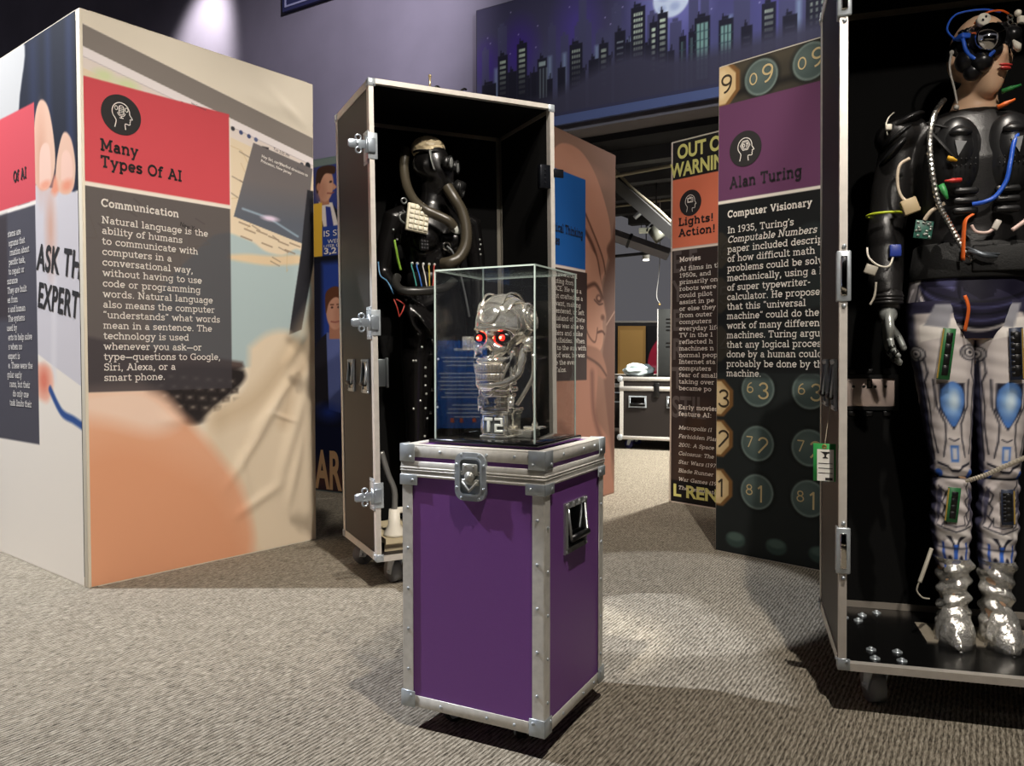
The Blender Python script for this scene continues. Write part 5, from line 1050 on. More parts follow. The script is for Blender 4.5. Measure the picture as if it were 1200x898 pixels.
# ---------------------------------------------------------------- mannequins
def remesh(o, vox, it=6):
    r = o.modifiers.new('one_surface', 'REMESH'); r.mode = 'VOXEL'; r.voxel_size = vox; r.use_smooth_shade = True
    s = o.modifiers.new('soften', 'SMOOTH'); s.iterations = it; s.factor = .5
def head(mb, c, yaw=0, tilt=0, roll=0, k=1., mask=False):
    V, F = uvsphere((0, 0, 0), (.076, .095, .122), 56, 44)
    ops = [((0,-.03,-.11), (.05,.06,.05), (0,-.022,-.012)), ((0,.05,-.10), (.07,.05,.06), (0,-.03,.03)), ((0,-.095,-.022), (.012,.03,.022), (0,-.020,-.004)), ((0,-.09,-.068), (.02,.03,.010), (0,-.006,0))]
    for s in (-1, 1): ops += [((s*.033,-.088,.012), (.016,.03,.012), (0,.010,0)), ((s*.05,-.05,-.03), (.02,.03,.02), (s*.004,-.004,0)), ((s*.06,-.02,-.09), (.03,.05,.04), (-s*.016,0,.004)), ((s*.078,.008,-.01), (.01,.012,.026), (s*.014,.006,0))]
    if mask: ops += [((0,-.09,-.075), (.035,.04,.03), (0,-.045,-.012)), ((0,-.07,-.03), (.05,.05,.05), (0,-.018,0))]
    V = sculpt(V, ops); M = mb.M.copy()
    mb.M = M @ Matrix.Translation(c) @ Matrix.Rotation(R(yaw), 4, 'Z') @ Matrix.Rotation(R(tilt), 4, 'X') @ Matrix.Rotation(R(roll), 4, 'Y') @ Matrix.Scale(k, 4)
    H = mb.M.copy(); mb.add([tuple(p) for p in V], F, True); mb.M = M; return H
def hand(mb, wrist, palm_dir, across, nrm, k=1.0, curl=.5, seg=None):
    """palm, four fingers of unequal length and a thumb; all vectors are directions"""
    w, p, a, n = Vector(wrist), Vector(palm_dir).normalized(), Vector(across).normalized(), Vector(nrm).normalized()
    out = []
    mb.sweep([w-p*.01, w+p*.03*k, w+p*.085*k], [.024*k, .036*k, .038*k], 14, flat=.5) if False else None
    for i, q in enumerate((-.027, -.009, .009, .027)): mb.sweep([w+a*q*.55*k, w+a*q*k+p*.05*k, w+a*q*k+p*.088*k], [.013*k, .0125*k, .0105*k], 10)
    for i, (q, L) in enumerate(((-.029, .068), (-.010, .080), (.010, .076), (.028, .058))):
        pos = w+a*q*1.05*k+p*.088*k; d = p.copy(); pts = [pos]; rad = [.0098*k]
        for j, fr in enumerate((.45, .31, .24)):
            ang = curl*(.35+.45*j); d = (p*math.cos(ang)+n*math.sin(ang)).normalized(); pos = pos+d*L*fr*k; pts.append(pos); rad.append((.0092-.0013*j)*k)
        mb.sweep(spline(pts, 3), list(np.interp(np.linspace(0, 3, 10), range(4), rad)), 9); mb.ball(pts[-1], rad[-1], 8, 6); out.append(pts)
    t0 = w-a*.026*k+p*.022*k; t = [t0, t0+(-a*.75+p*.5+n*.4)*.034*k, t0+(-a*.9+p*1.15+n*.9)*.042*k, t0+(-a*.85+p*1.9+n*1.2)*.044*k]
    mb.sweep(spline(t, 3), list(np.interp(np.linspace(0, 3, 10), range(4), [.014*k, .012*k, .0105*k, .009*k])), 9); mb.ball(t[-1], .009*k, 8, 6); out.append(t); return out
SKIN = mat('mannequin_skin', (216, 178, 146), .45, 0, .4)

# ---- the one with the silver legs
floorz = TZ0+.0145
wp = RIGHTC.matrix_basis @ Vector((.40, .30, 0))
CY = thing('mannequin', 'mannequin in black armour jacket and silver robot leggings and boots', 'mannequin', (wp.x, wp.y, 0), -16.4)
BC = -.015
def leg_rings(s):
    return [(s*.085+BC, 0, 1.16, .088, .10), (s*.083+BC+.002, 0, 1.06, .084, .095), (s*.077+BC+.008, .0, .96, .076, .086), (s*.071+BC+.012, 0, .82, .062, .072), (s*.066+BC+.016, -.004, .70, .050, .058), (s*.065+BC+.018, -.002, .655, .0475, .056), (s*.063+BC+.02, .004, .60, .047, .054), (s*.062+BC+.021, .012, .50, .049, .057), (s*.060+BC+.022, .010, .40, .042, .048), (s*.058+BC+.024, .006, .29, .033, .037), (s*.058+BC+.024, .0, .215, .032, .040)]
b = MB()
b.loft([(BC, .0, 1.06, .11, .085), (BC, .0, 1.15, .165, .11), (BC, 0, 1.24, .155, .105), (BC, .0, 1.36, .125, .092), (BC, .0, 1.48, .145, .102), (BC, .005, 1.58, .165, .115), (BC, .01, 1.66, .165, .095), (BC, .012, 1.71, .12, .075), (BC+.002, .01, 1.745, .066, .062), (BC+.006, .006, 1.79, .054, .056), (BC+.004, .0, 1.81, .056, .06)], 36)
HM = head(b, (-.012, -.022, 1.888), 25, -3, 0, 1.0)
for s in (-1, 1):
    b.loft(leg_rings(s)[::-1], 30)
    b.sweep([(s*.058+BC+.024, .03, floorz+.028), (s*.058+BC+.026, -.04, floorz+.03), (s*.06+BC+.028, -.075, floorz+.022)], [.024, .026, .018], 14)
    b.cyl((s*.058+BC+.024, .0, floorz+.02), (s*.058+BC+.024, .0, .23), .032)
    b.sweep([(BC+s*.13, .01, 1.685), (BC+s*.185, .01, 1.66), (BC+s*.215, .012, 1.52), (BC+s*.235, .0, 1.39), (BC+s*.238, -.035, 1.26), (BC+s*.236, -.06, 1.165)], [.05, .056, .05, .042, .038, .027], 18)
body = part(CY, 'body', b, SKIN); remesh(body, .006)
lip = MB(); lip.M = HM; lip.ball((0, -.1035, -.064), (.021, .007, .0045), 16, 8).ball((0, -.1025, -.073), (.017, .008, .0055), 16, 8); part(CY, 'lips', lip, mat('lip_red', (158, 50, 46), .35))
# leggings: printed cloth wrapped round each leg
def print_leg(s):
    W, Hh = .36, .80; P = Paint(W, Hh, .0035, (196, 188, 186), -W/2, .37); U, V_ = P.U, P.V
    P.mix(np.clip((abs(U)-.055)/.012, 0, .93), (52, 52, 74)); P.mix(np.clip((abs(U)-.085)/.03, 0, .9), (26, 26, 34))
    P.mix(np.clip((.035-abs(U))/.03, 0, .25)*(V_ > .67), (226, 218, 212))
    DK = (40, 40, 52)
    P.rect(-.2, 1.135, .2, 1.3, (48, 46, 66)); P.poly([(-.05,1.05),(-.05,1.1),(-.02,1.12),(.02,1.12),(.06,1.09),(.06,1.06),(.02,1.075),(-.02,1.06)], (230, 224, 218), .004)
    P.poly([(.01,1.14),(.05,1.06),(.09,1.1),(.08,1.16)], (40, 40, 54), .006); P.poly([(-.02,1.16),(-.04,1.1),(.0,1.09),(.01,1.16)], (150, 150, 158), .004)
    for (u, v) in ((.042, 1.02), (-.066, 1.015)):
        P.ell(u, v, .024, .024, DK); P.ell(u, v, .021, .021, (180, 176, 176)); P.ell(u, v, .014, .014, DK); P.ell(u, v, .011, .011, (206, 200, 196)); P.ell(u, v, .005, .005, DK)
    for m_ in (-1, 1):
        P.line([(m_*.05,1.0),(m_*.045,.96),(m_*.055,.93),(m_*.05,.86),(m_*.053,.80),(m_*.045,.72)], .004, DK); P.line([(m_*.036,.94),(m_*.034,.86),(m_*.018,.81),(m_*.02,.76),(m_*.03,.71)], .004, DK)
        P.poly([(m_*.058,.98),(m_*.066,.9),(m_*.066,.78),(m_*.058,.82)], (70, 76, 120), .004, .8); P.line([(m_*.062,1.0),(m_*.06,.7)], .005, DK, .004)
        P.rect(*sorted((m_*.03, m_*.037)), .735 if m_ > 0 else .735, max(m_*.03, m_*.037), .75, DK) if False else None
    P.poly([(-.026,.93),(-.028,.85),(0,.79),(.028,.85),(.026,.93)], DK, .003); P.blob([(-.022,.91),(-.024,.86),(0,.80),(.024,.86),(.022,.91),(0,.935)], (74, 118, 190), .004); P.ell(0, .875, .015, .038, (164, 196, 226), .02); P.ell(.004, .88, .008, .022, (214, 230, 240), .012, .8)
    P.line([(-.012,.765),(0,.758),(.012,.765)], .0035, DK); P.rect(-.011, .695, .011, .745, (80, 124, 196)); P.rect(-.006, .703, .006, .737, (200, 200, 206))
    P.poly([(-.05,.695),(-.02,.685),(-.01,.672),(.01,.672),(.02,.685),(.05,.695),(.05,.688),(.02,.677),(.01,.664),(-.01,.664),(-.02,.677),(-.05,.688)], DK, .002)
    P.rect(-.2, .644, .2, .652, (26, 26, 32)); P.ell(-.05, .66, .012, .012, (60, 100, 190), .004); P.ell(.05, .66, .012, .012, (60, 100, 190), .004)
    rs = np.random.RandomState(9+s)
    for k in range(7):
        v = .62-.02*k; m_ = -1 if k % 2 else 1; P.line([(m_*.05, v+.02), (m_*.03, v), (m_*.04, v-.03)], .004, DK)
    for m_ in (-1, 1): P.poly([(m_*.04,.62),(m_*.06,.6),(m_*.055,.5),(m_*.045,.54)], (66, 66, 92), .004, .8); P.line([(m_*.026,.53),(m_*.026,.505),(m_*.0,.50)], .003, DK)
    P.blob([(-.05,.505),(0,.488),(.05,.505),(.05,.47),(0,.45),(-.05,.47)], (222, 216, 212), .006); P.line([(-.05,.5),(0,.484),(.05,.5)], .004, DK)
    P.poly([(-.03,.47),(-.012,.45),(0,.405),(.012,.45),(.03,.47),(.014,.47),(0,.44),(-.014,.47)], DK, .002); P.rect(-.006, .40, .006, .445, (54, 100, 196))
    for m_ in (-1, 1): P.poly([(m_*.035,.45),(m_*.043,.45),(m_*.038,.37),(m_*.03,.37)], (54, 92, 186), .002); P.ell(m_*.018, .402, .006, .009, DK)
    P.rect(-.2, .43, .2, .436, DK, .7); P.rect(-.2, .385, .2, .40, (70, 90, 150), .4)
    rg = leg_rings(s)[::-1]; zs = [r_[2] for r_ in rg]; th = U/W*2*math.pi; it = lambda i: np.interp(V_, zs, [r_[i] for r_ in rg])
    wr = .0018*np.sin(V_*95+1.5*np.sin(th*2+s))+.0016*np.sin(V_*160+th*3)
    wr = np.where(V_ > .68, wr*.25, wr)+.005*np.exp(-((V_-.50)/.02)**2)*.6-.004*np.exp(-((V_-.648)/.01)**2)
    rx, ry = it(3)+.006+wr, it(4)+.006+wr
    pos = np.stack([it(0)+rx*np.sin(th), it(1)-ry*np.cos(th), V_], -1)
    return P, pos
for s in (-1, 1):
    P, pos = print_leg(s); lg = P.build('legging', CY, None, None, mat_print('printed_spandex', .42), 0, pos)
    # memory boards strapped on thigh and shin
    for (z0, z1, dark, tl) in ((.94, 1.09, s > 0, -5 if s < 0 else 4), (.515, .62, s > 0, -4 if s < 0 else 3)):
        rg = leg_rings(s)[::-1]; zc = (z0+z1)/2; zs = [r_[2] for r_ in rg]; q = lambda z, i: float(np.interp(z, zs, [r_[i] for r_ in rg]))
        yt, yb = q(z1, 1)-q(z1, 4)-.012, q(z0, 1)-q(z0, 4)-.012; sl = math.atan2(yt-yb, z1-z0)
        M = Matrix.Translation((q(zc, 0)-.012*(1 if s < 0 else -.6), (yt+yb)/2-.004, zc)) @ Matrix.Rotation(-sl, 4, 'X') @ Matrix.Rotation(R(-tl), 4, 'Y'); h_ = (z1-z0)/2
        g = MB(); g.M = M; g.rbox(-.0175, .0175, -.002, .001, -h_, h_, .0008, 1)
        bd = part(CY, 'memory_board', g, mat('board_green', (40, 104, 58), .4) if not dark else mat('board_blue', (34, 44, 66), .4))
        ch = MB(); ch.M = M
        for k in range(4): zz = -h_+.012+(2*h_-.024)*(k+.5)/4; ch.rbox(-.006, .011, -.005, -.002, zz-h_*.2, zz+h_*.2, .001, 1)
        if dark:
            for k in range(8): zz = -h_+.008+(2*h_-.016)*(k+.5)/8; ch.rbox(-.014, .006, -.0042, -.002, zz-h_*.08, zz+h_*.08, .0005, 1)
        part(bd, 'chips', ch, BLACK)
        ed = MB(); ed.M = M; ed.box(*((-.0175, -.0135) if not dark else (.0135, .0175)), -.0027, -.0018, -h_+.003, h_-.003); part(bd, 'contact_strip', ed, mat('contact_gold', (196, 164, 84), .35, .5))
# printed pelvis
P = Paint(.9, .26, .005, (40, 38, 56), -.45, 1.06); P.noise(4, 60, 4)
for k in range(5): P.curve([(-.17,1.24-.012*k),(-.1,1.19-.016*k),(0,1.165-.018*k),(.1,1.19-.016*k),(.17,1.24-.012*k)], .006, (74, 74, 110) if k % 2 else (26, 26, 34), .004)
P.curve([(-.16,1.21),(-.11,1.13),(-.02,1.085),(.06,1.10),(.14,1.16),(.18,1.22)], .009, (206, 200, 200), .003); P.poly([(-.12,1.3),(-.1,1.22),(-.06,1.2),(-.04,1.3)], (96, 96, 140), .01)
for m_ in (-1, 1): P.poly([(m_*.2,1.3),(m_*.15,1.2),(m_*.17,1.06),(m_*.25,1.06),(m_*.25,1.3)], (172, 166, 170), .01); P.curve([(m_*.17,1.3),(m_*.16,1.2),(m_*.19,1.08)], .006, (40, 40, 54), .004); P.ell(m_*.165, 1.235, .014, .014, (210, 206, 204), .004)
th = P.U/.9*2*math.pi; zz = [1.06, 1.10, 1.16, 1.24, 1.32]; rx = np.interp(P.V, zz, [.125, .158, .176, .168, .142]); ry = np.interp(P.V, zz, [.09, .108, .118, .113, .105])
P.build('leotard', CY, None, None, mat_print('printed_spandex', .42), 0, np.stack([BC+rx*np.sin(th), -ry*np.cos(th), P.V], -1))
# silver boots
SILV = mat('silver_lame', (222, 220, 214), .22, .75, bump=(45, .9))
for s in (-1, 1):
    cx = s*.058+BC+.024; bt = MB(); rr = []; n = 40; rs = np.random.RandomState(3+s)
    prof = [(floorz+.001, .043, .045), (floorz+.02, .047, .05), (.20, .044, .052), (.23, .040, .047), (.27, .042, .046), (.31, .045, .049), (.345, .044, .050), (.375, .047, .054), (.40, .049, .057)]
    zs = np.linspace(prof[0][0], prof[-1][0], 60); vs = []
    for z in zs:
        for k in range(n):
            t = 2*math.pi*k/n; f_ = .0058*math.sin(z*130+2.2*math.sin(t+s)+s)+.0035*math.sin(z*90+3*t)*math.sin(z*40+s)+.003*math.sin(4*t+z*60); f_ *= min(1, (z-floorz)/.04)
            rx = np.interp(z, [p[0] for p in prof], [p[1] for p in prof])+f_; ry = np.interp(z, [p[0] for p in prof], [p[2] for p in prof])+f_
            vs.append((cx+.002+rx*math.cos(t), .006+ry*math.sin(t), z))
    fs = [(i*n+k, i*n+(k+1) % n, (i+1)*n+(k+1) % n, (i+1)*n+k) for i in range(59) for k in range(n)]+[list(range(n))[::-1]]
    bt.add(vs, fs, True)
    L = 24; vs = []; y0, y1 = .05, -.125                      # wrinkled foot
    for i in range(L):
        y = y0+(y1-y0)*i/(L-1); q = i/(L-1); hw = .05*math.sin(math.pi*min(.92, .12+.80*q))**.45*(1 if q < .7 else 1-.85*((q-.7)/.3)**2); hh = np.interp(q, [0, .3, .6, .85, 1], [.10, .13, .095, .06, .012])
        for k in range(20):
            t = 2*math.pi*k/20; f_ = 1+.10*math.sin(i*1.15+2.4*math.sin(t+s))+.05*math.sin(i*2.2+3*t); x_ = hw*math.cos(t)*f_; z_ = max(0, math.sin(t))**.8*hh*f_ if math.sin(t) > 0 else 0
            vs.append((cx+.004+x_+.01*q*s, y, floorz+.0015+z_))
    bt.add(vs, [(i*20+k, i*20+(k+1) % 20, (i+1)*20+(k+1) % 20, (i+1)*20+k) for i in range(L-1) for k in range(20)]+[list(range(20)), list(range((L-1)*20, L*20))[::-1]], True)
    part(CY, 'boot', bt, SILV)
# jacket
j = MB(); j.loft([(BC, 0, 1.30, .150, .112), (BC, 0, 1.38, .143, .108), (BC, 0, 1.48, .162, .118), (BC, .002, 1.58, .182, .132), (BC, .008, 1.66, .182, .115), (BC, .012, 1.71, .145, .092), (BC, .014, 1.735, .095, .075)], 36)
for s in (-1, 1):
    j.sweep([(BC+s*.13, .01, 1.685), (BC+s*.19, .01, 1.665), (BC+s*.218, .012, 1.52), (BC+s*.237, .0, 1.39), (BC+s*.240, -.035, 1.26), (BC+s*.238, -.055, 1.19)], [.06, .066, .06, .052, .05, .04], 20)
    j.ball((BC+s*.205, .0, 1.675), (.068, .075, .062), 22, 14); j.ball((BC+s*.242, -.01, 1.37), (.052, .058, .085), 18, 12); j.ball((BC+s*.248, -.045, 1.235), (.045, .045, .055), 16, 10)
jk = part(CY, 'jacket', j, LEATHER); remesh(jk, .006, 5)
a = MB()
for s in (-1, 1):
    for q, (z, dx) in enumerate(((1.715, .0), (1.675, .02), (1.635, .028))):
        a.M = Matrix.Translation((BC+s*(.19+dx), -.005, z)) @ Matrix.Rotation(R(s*(28+10*q)), 4, 'Y'); a.ball((0, 0, 0), (.062, .078, .016), 20, 10)
    a.M = Matrix.Identity(4); out = [(.012,1.70),(.06,1.705),(.105,1.66),(.125,1.58),(.11,1.50),(.075,1.455),(.012,1.45)]
    a.M = Matrix.Identity(4)
    a.ball((BC+s*.066, -.098, 1.582), (.068, .044, .118), 28, 18).ball((BC+s*.068, -.112, 1.60), (.046, .038, .075), 24, 14).ball((BC+s*.066, -.138, 1.645), (.030, .016, .014), 16, 8)
    for q in (.30, .58): a.torus((BC+s*.066, -.112, 1.585), .03+.05*q, .0035, 'y', 30, 6)
    for k in range(3): a.rbox(*sorted((BC+s*.02, BC+s*.085)), -.15, -.128, 1.468-.028*k, 1.488-.028*k, .008)
    for k in range(2):
        for i in range(6): a.ball((BC+s*(.03+.012*i), -.147, 1.55+.018*k), .0028, 6, 4)
ap = part(CY, 'armour_plates', a, mat('armour_black', (24, 24, 25), .34, 0, .5)); bv = ap.modifiers.new('round', 'BEVEL'); bv.width = .009; bv.segments = 3; bv.limit_method = 'ANGLE'
tri = MB(); tri.M = Matrix(((1,0,0,0),(0,0,1,-.154),(0,1,0,0),(0,0,0,1)))
for s in (-1, 1): tri.prism([(BC+s*.055, 1.615), (BC+s*.085, 1.62), (BC+s*.076, 1.575)], 0, .008)
part(CY, 'chest_triangles', tri, mat('grey_badge', (112, 114, 116), .4))
blt = MB(); blt.loft([(BC, 0, 1.235, .172, .126), (BC, 0, 1.24, .176, .13), (BC, 0, 1.285, .165, .124), (BC, 0, 1.335, .158, .12), (BC, 0, 1.34, .152, .116)], 44); blt.rbox(BC-.03, BC+.14, -.137, -.12, 1.25, 1.325, .004); part(CY, 'belt', blt, mat('belt_black', (17, 17, 17), .7, bump=(200, .2)))
col = MB(); col.torus((BC+.002, .012, 1.735), .072, .018, 'z', 30, 10, 20, 160); part(CY, 'collar', col, LEATHER)
for s, r_ in ((1, .036), (-1, .04)):
    sl = MB().sweep([(BC+s*.235, -.052, 1.2), (BC+s*.236, -.062, 1.15)], [r_, .032], 16)
    for z in (1.17, 1.18, 1.19): sl.torus((BC+s*.236, -.056, z), .037, .006, 'z', 20, 8)
    part(CY, 'cuff', sl, LEATHER)
for s in (-1, 1):
    h_ = MB(); fp = hand(h_, (BC+s*.237, -.064, 1.145), (0, -.12, -1), (s*-.25, -1, .1) if False else (-s*.0+.0, -1, .1), (-s*1, -.2, 0), 1.0, .6)
    h_.ball((BC+s*.237, -.064, 1.135), (.026, .03, .03), 14, 10)
    ho = part(CY, 'hand', h_, mat('hand_pewter', (176, 180, 176), .3, .6))
    kn = MB()
    for pts in fp:
        for p_ in pts[1:-1]: kn.ball(p_, .0108, 8, 6)
    part(ho, 'knuckles', kn, mat('knuckle_dark', (90, 92, 90), .25, .9))
# machinery over the eyes and wires
def mq(px, py, y):                                          # places small things at their depth y on the figure
    x, z, k = (px-1155)*.00255+.003+(py-100)*.00004, 1-(py-421)*.00256, (2.66+y)/2.66
    return (-.687+(x+.687)*k, y, 1+(z-1)*k)
hp = MB(); hp.M = HM; rs = np.random.RandomState(11)
hp.ball((-.006, -.012, .02), (.080, .096, .062), 30, 18)
for (x, y, z, r_) in ((-.05,-.075,-.045,.03),(-.068,-.04,-.03,.034),(-.03,-.098,-.02,.022),(-.06,-.05,-.065,.026),(.035,-.09,.03,.025),(.06,-.06,.02,.026)): hp.ball((x, y, z), r_, 14, 10)
for i in range(70):
    a_, b_ = rs.uniform(-1.5, 1.1), rs.uniform(-.75, .75); x, y, z = .083*math.sin(a_), -.098*math.cos(a_), .02+.062*math.sin(b_)
    k = math.cos(b_)**.5; hp.rbox(x*k-.006, x*k+.006, y*k-.008, y*k+.006, z-.004*(1+2*rs.rand()), z+.004*(1+rs.rand()), .0015, 1)
mk = part(CY, 'eye_machinery', hp, mat('machinery_black', (26, 26, 28), .28, .3))
ln = MB(); ln.M = HM; ln.sweep([(-.046, -.088, .012), (-.058, -.118, .010)], [.032, .031], 28).torus((-.058, -.118, .010), .029, .004, 'z', 30, 8) if False else ln.sweep([(-.044, -.086, .012), (-.055, -.120, .008)], [.037, .036], 28); part(mk, 'lens', ln, mat('lens_silver', (226, 226, 230), .08, 1.0))
ds = MB(); ds.M = HM; ds.cyl((-.052, -.080, .066), (-.058, -.096, .068), .017, 22); part(mk, 'white_dial', ds, WHITE_M)
ds = MB(); ds.M = HM
for q in (-.005, .005): ds.ball((-.058+q, -.097, .068+q), (.004, .002, .004), 8, 6)
ds.ball((.05, -.098, .088), .009, 10, 8)
part(mk, 'dial_dots', ds, BLACK)
ds = MB(); ds.M = HM; ds.ball((.045, -.10, .088), .0095, 12, 8).rbox(.044, .066, -.11, -.095, .058, .078, .003).sweep([(.012, -.118, .0), (.018, -.126, -.02), (.03, -.118, -.028)], [.003, .011, .006], 8); part(mk, 'white_bits', ds, WHITE_M)
ds = MB(); ds.M = HM; pts = [(-.062+.006*math.cos(t), -.094+.006*math.sin(t), .03-.0022*t) for t in np.linspace(0, 30, 120)]; ds.sweep(pts, .0022, 6)
for q in ((.02,-.1,.06),(.035,-.098,.05),(.02,-.1,.075),(-.07,-.06,.05)): ds.torus(q, .008, .0025, 'y', 14, 6)
part(mk, 'spring_coil', ds, CHROME)
BLUE = mat('blue_tube', (38, 86, 190), .35); ORNG = mat('orange_strip', (226, 104, 40), .45)
ds = MB(); ds.M = HM; ds.sweep(spline([(-.094,-.02,.04),(-.092,-.05,.03),(-.088,-.06,-.01),(-.075,-.078,-.04),(-.052,-.098,-.042),(-.04,-.11,-.028)], 8), .0055, 10).sweep(spline([(-.09,-.02,.04),(-.10,.0,.08),(-.07,.0,.125),(.0,-.02,.135),(.05,-.03,.125)], 8), .003, 8).rbox(-.099, -.07, -.06, -.03, .028, .044, .004); part(mk, 'blue_tube', ds, BLUE)
ds = MB(); ds.M = HM; ds.sweep(spline([(-.06,-.06,.07),(-.03,-.07,.098),(.02,-.07,.108),(.06,-.06,.10)], 8), .0028, 8).sweep(spline([(-.07,-.05,.045),(-.062,-.085,.035),(-.05,-.09,.05)], 6), .0025, 8); part(mk, 'orange_wire', ds, ORNG)
w = MB(); w.sweep(spline([mq(1124, 62, -.06), mq(1122, 80, -.07), mq(1127, 105, -.06), mq(1130, 122, -.055)], 8), .0032, 8).ball(mq(1129, 126, -.058), .008, 10, 8).ball(mq(1124, 62, -.06), .007, 10, 8); part(CY, 'earpiece_wire', w, mat('pale_grey_wire', (176, 172, 164), .5))
hs = spline([mq(1116, 116, .02), mq(1106, 132, -.07), mq(1101, 160, -.13), mq(1103, 195, -.158), mq(1110, 235, -.16), mq(1122, 262, -.155), mq(1136, 290, -.145), mq(1146, 305, -.135)], 14)
part(CY, 'spiral_hose', MB().sweep(hs, [.0088 if i % 2 else .0066 for i in range(len(hs))], 10, smooth=False), mat('hose_chrome', (200, 198, 192), .2, .9))
def wire(nm, pts, y, r_, m, ends=None):
    q = [mq(a, b_, y if not hasattr(y, '__len__') else y[i]) for i, (a, b_) in enumerate(pts)]; mb = MB().sweep(spline(q, 8), r_, 8)
    return part(CY, nm, mb, m), q
wire('blue_tube', [(1203,146),(1190,168),(1185,195),(1181,215),(1170,232),(1158,238),(1146,240)], [-.10,-.15,-.165,-.165,-.163,-.16,-.15], .0062, BLUE)
part(CY, 'orange_strip', MB().sweep(spline([mq(1146,252,-.15), mq(1139,258,-.158), mq(1137,272,-.158), mq(1136,305,-.152)], 6), .0085, 10, flat=.4), ORNG)
part(CY, 'orange_strip', MB().sweep(spline([mq(1138,346,-.137), mq(1142,362,-.134), mq(1138,388,-.118)], 6), .005, 8, flat=.4), ORNG)
CREAM = mat('cream_wire', (206, 190, 168), .5)
o_, q = wire('cream_wire', [(1079,182),(1068,190),(1066,212),(1071,228),(1082,236),(1090,242)], [-.11,-.12,-.12,-.12,-.125,-.12], .0048, CREAM)
m = MB(); m.M = Matrix.Translation(mq(1079, 238, -.128)) @ Matrix.Rotation(R(-20), 4, 'Y'); m.rbox(-.022, .022, -.012, .012, -.024, .020, .003); part(CY, 'cream_box', m, mat('cream_box', (186, 166, 128), .5))
m = MB(); m.M = Matrix.Translation(mq(1094, 267, -.135)) @ Matrix.Rotation(R(8), 4, 'Y'); m.prism([(-.024,-.024),(.02,-.026),(.026,-.008),(.024,.02),(-.02,.026),(-.026,.0)], 0, .001) if False else m.rbox(-.024, .024, -.002, .002, -.026, .026, .0015)
cb_ = part(CY, 'circuit_board', m, mat('board_teal', (46, 96, 82), .4)); ch = MB(); ch.M = m.M.copy(); rs = np.random.RandomState(4)
for i in range(16): x, z = rs.uniform(-.019, .019), rs.uniform(-.021, .021); ch.rbox(x-.004, x+.004, -.005, -.002, z-.003, z+.003, .001, 1)
part(cb_, 'chips', ch, mat('solder_silver', (150, 156, 150), .3, .6))
wire('cream_wire', [(1095,256),(1102,246),(1112,240),(1117,237)], [-.137,-.145,-.15,-.155], .006, CREAM)
wire('pale_wire', [(1145,264),(1150,272),(1163,273),(1172,264)], -.15, .0045, mat('pink_wire', (214, 186, 176), .5)); wire('pale_wire', [(1187,272),(1203,260)], -.15, .006, mat('pink_wire', (214, 186, 176), .5))
m = MB(); m.M = Matrix.Translation(mq(1171, 265, -.152)) @ Matrix.Rotation(R(25), 4, 'Y'); m.rbox(-.008, .008, -.005, .005, -.014, .014, .002); part(CY, 'clear_plug', m, mat('pale_plug', (196, 190, 180), .4))
def clip(px, py, px2, py2, rgb, nm, y=-.16):
    p, q = Vector(mq(px, py, y)), Vector(mq(px2, py2, y-.006)); mb = MB().sweep([p, p+(q-p)*.5, p+(q-p)*.7, q], [.0085, .0085, .006, .0035], 10, flat=.8); part(CY, 'test_clip', mb, mat('clip_'+nm, rgb, .45))
clip(1120, 184, 1130, 188, (214, 164, 40), 'yellow'); clip(1134, 211, 1117, 211, (200, 54, 48), 'red'); clip(1113, 215, 1120, 232, (52, 140, 72), 'green', -.165)
clip(1176, 112, 1196, 106, (46, 130, 62), 'green', -.07); clip(1172, 130, 1190, 122, (214, 100, 40), 'orange', -.085)
m = MB(); m.sweep([mq(1140, 290, -.15), mq(1156, 298, -.158), mq(1174, 299, -.155)], [.008, .012, .006], 10, flat=.5).sweep([mq(1141, 294, -.156), mq(1160, 300, -.165), mq(1172, 302, -.16)], [.005, .008, .004], 8); part(CY, 'grey_clamp', m, mat('clamp_grey', (92, 98, 104), .35, .5))
m = MB(); m.torus((BC-.24, -.03, mq(0, 250, 0)[2]), .055, .004, 'z', 28, 8); part(CY, 'yellow_band', m, mat('yellow_green_band', (190, 206, 50), .5))
m = MB(); m.M = Matrix.Translation(mq(1063, 291, -.085)); m.rbox(-.016, .016, -.012, .012, -.018, .018, .003); part(CY, 'blue_box', m, mat('blue_plastic_box', (40, 62, 150), .4))
o_, q = wire('white_wire', [(1032,286),(1034,298),(1045,308),(1056,309),(1061,298)], [-.09,-.1,-.105,-.1,-.09], .003, WHITE_M)
m = MB(); m.M = Matrix.Translation(mq(1036, 313, -.105)) @ Matrix.Rotation(R(20), 4, 'Y'); m.rbox(-.017, .017, -.008, .008, -.014, .014, .003); part(CY, 'white_connector', m, mat('dull_white', (170, 164, 150), .5))
wire('white_wire', [(1042,328),(1040,345),(1035,355)], -.1, .0035, mat('dull_white', (170, 164, 150), .5))
m = MB(); m.sweep(spline([mq(1055, 152, -.07), mq(1053, 142, -.07), mq(1056, 132, -.06), mq(1062, 126, -.05)], 6), .002, 6).rbox(*sorted((mq(1050,0,0)[0], mq(1057,0,0)[0])), -.082, -.066, 1.682, 1.70, .003); part(CY, 'shoulder_connector', m, WHITE_M)
m = MB(); m.sweep([mq(1098, 142, -.085), mq(1122, 150, -.115)], .011, 8, flat=.35).sweep([mq(1100, 150, -.11), mq(1128, 185, -.15)], .012, 8, flat=.3); part(CY, 'strap', m, mat('strap_black', (34, 34, 34), .6))
hs = spline([mq(1143, 564, -.075), mq(1160, 557, -.085), mq(1180, 546, -.085), mq(1203, 534, -.08)], 14)
part(CY, 'twisted_cord', MB().sweep([hs[0]-(hs[8]-hs[0])*.5]+hs, [.004]+[.0078 if i % 2 else .0058 for i in range(len(hs))], 10, smooth=False), mat('cord_silver', (206, 196, 178), .3, .6))
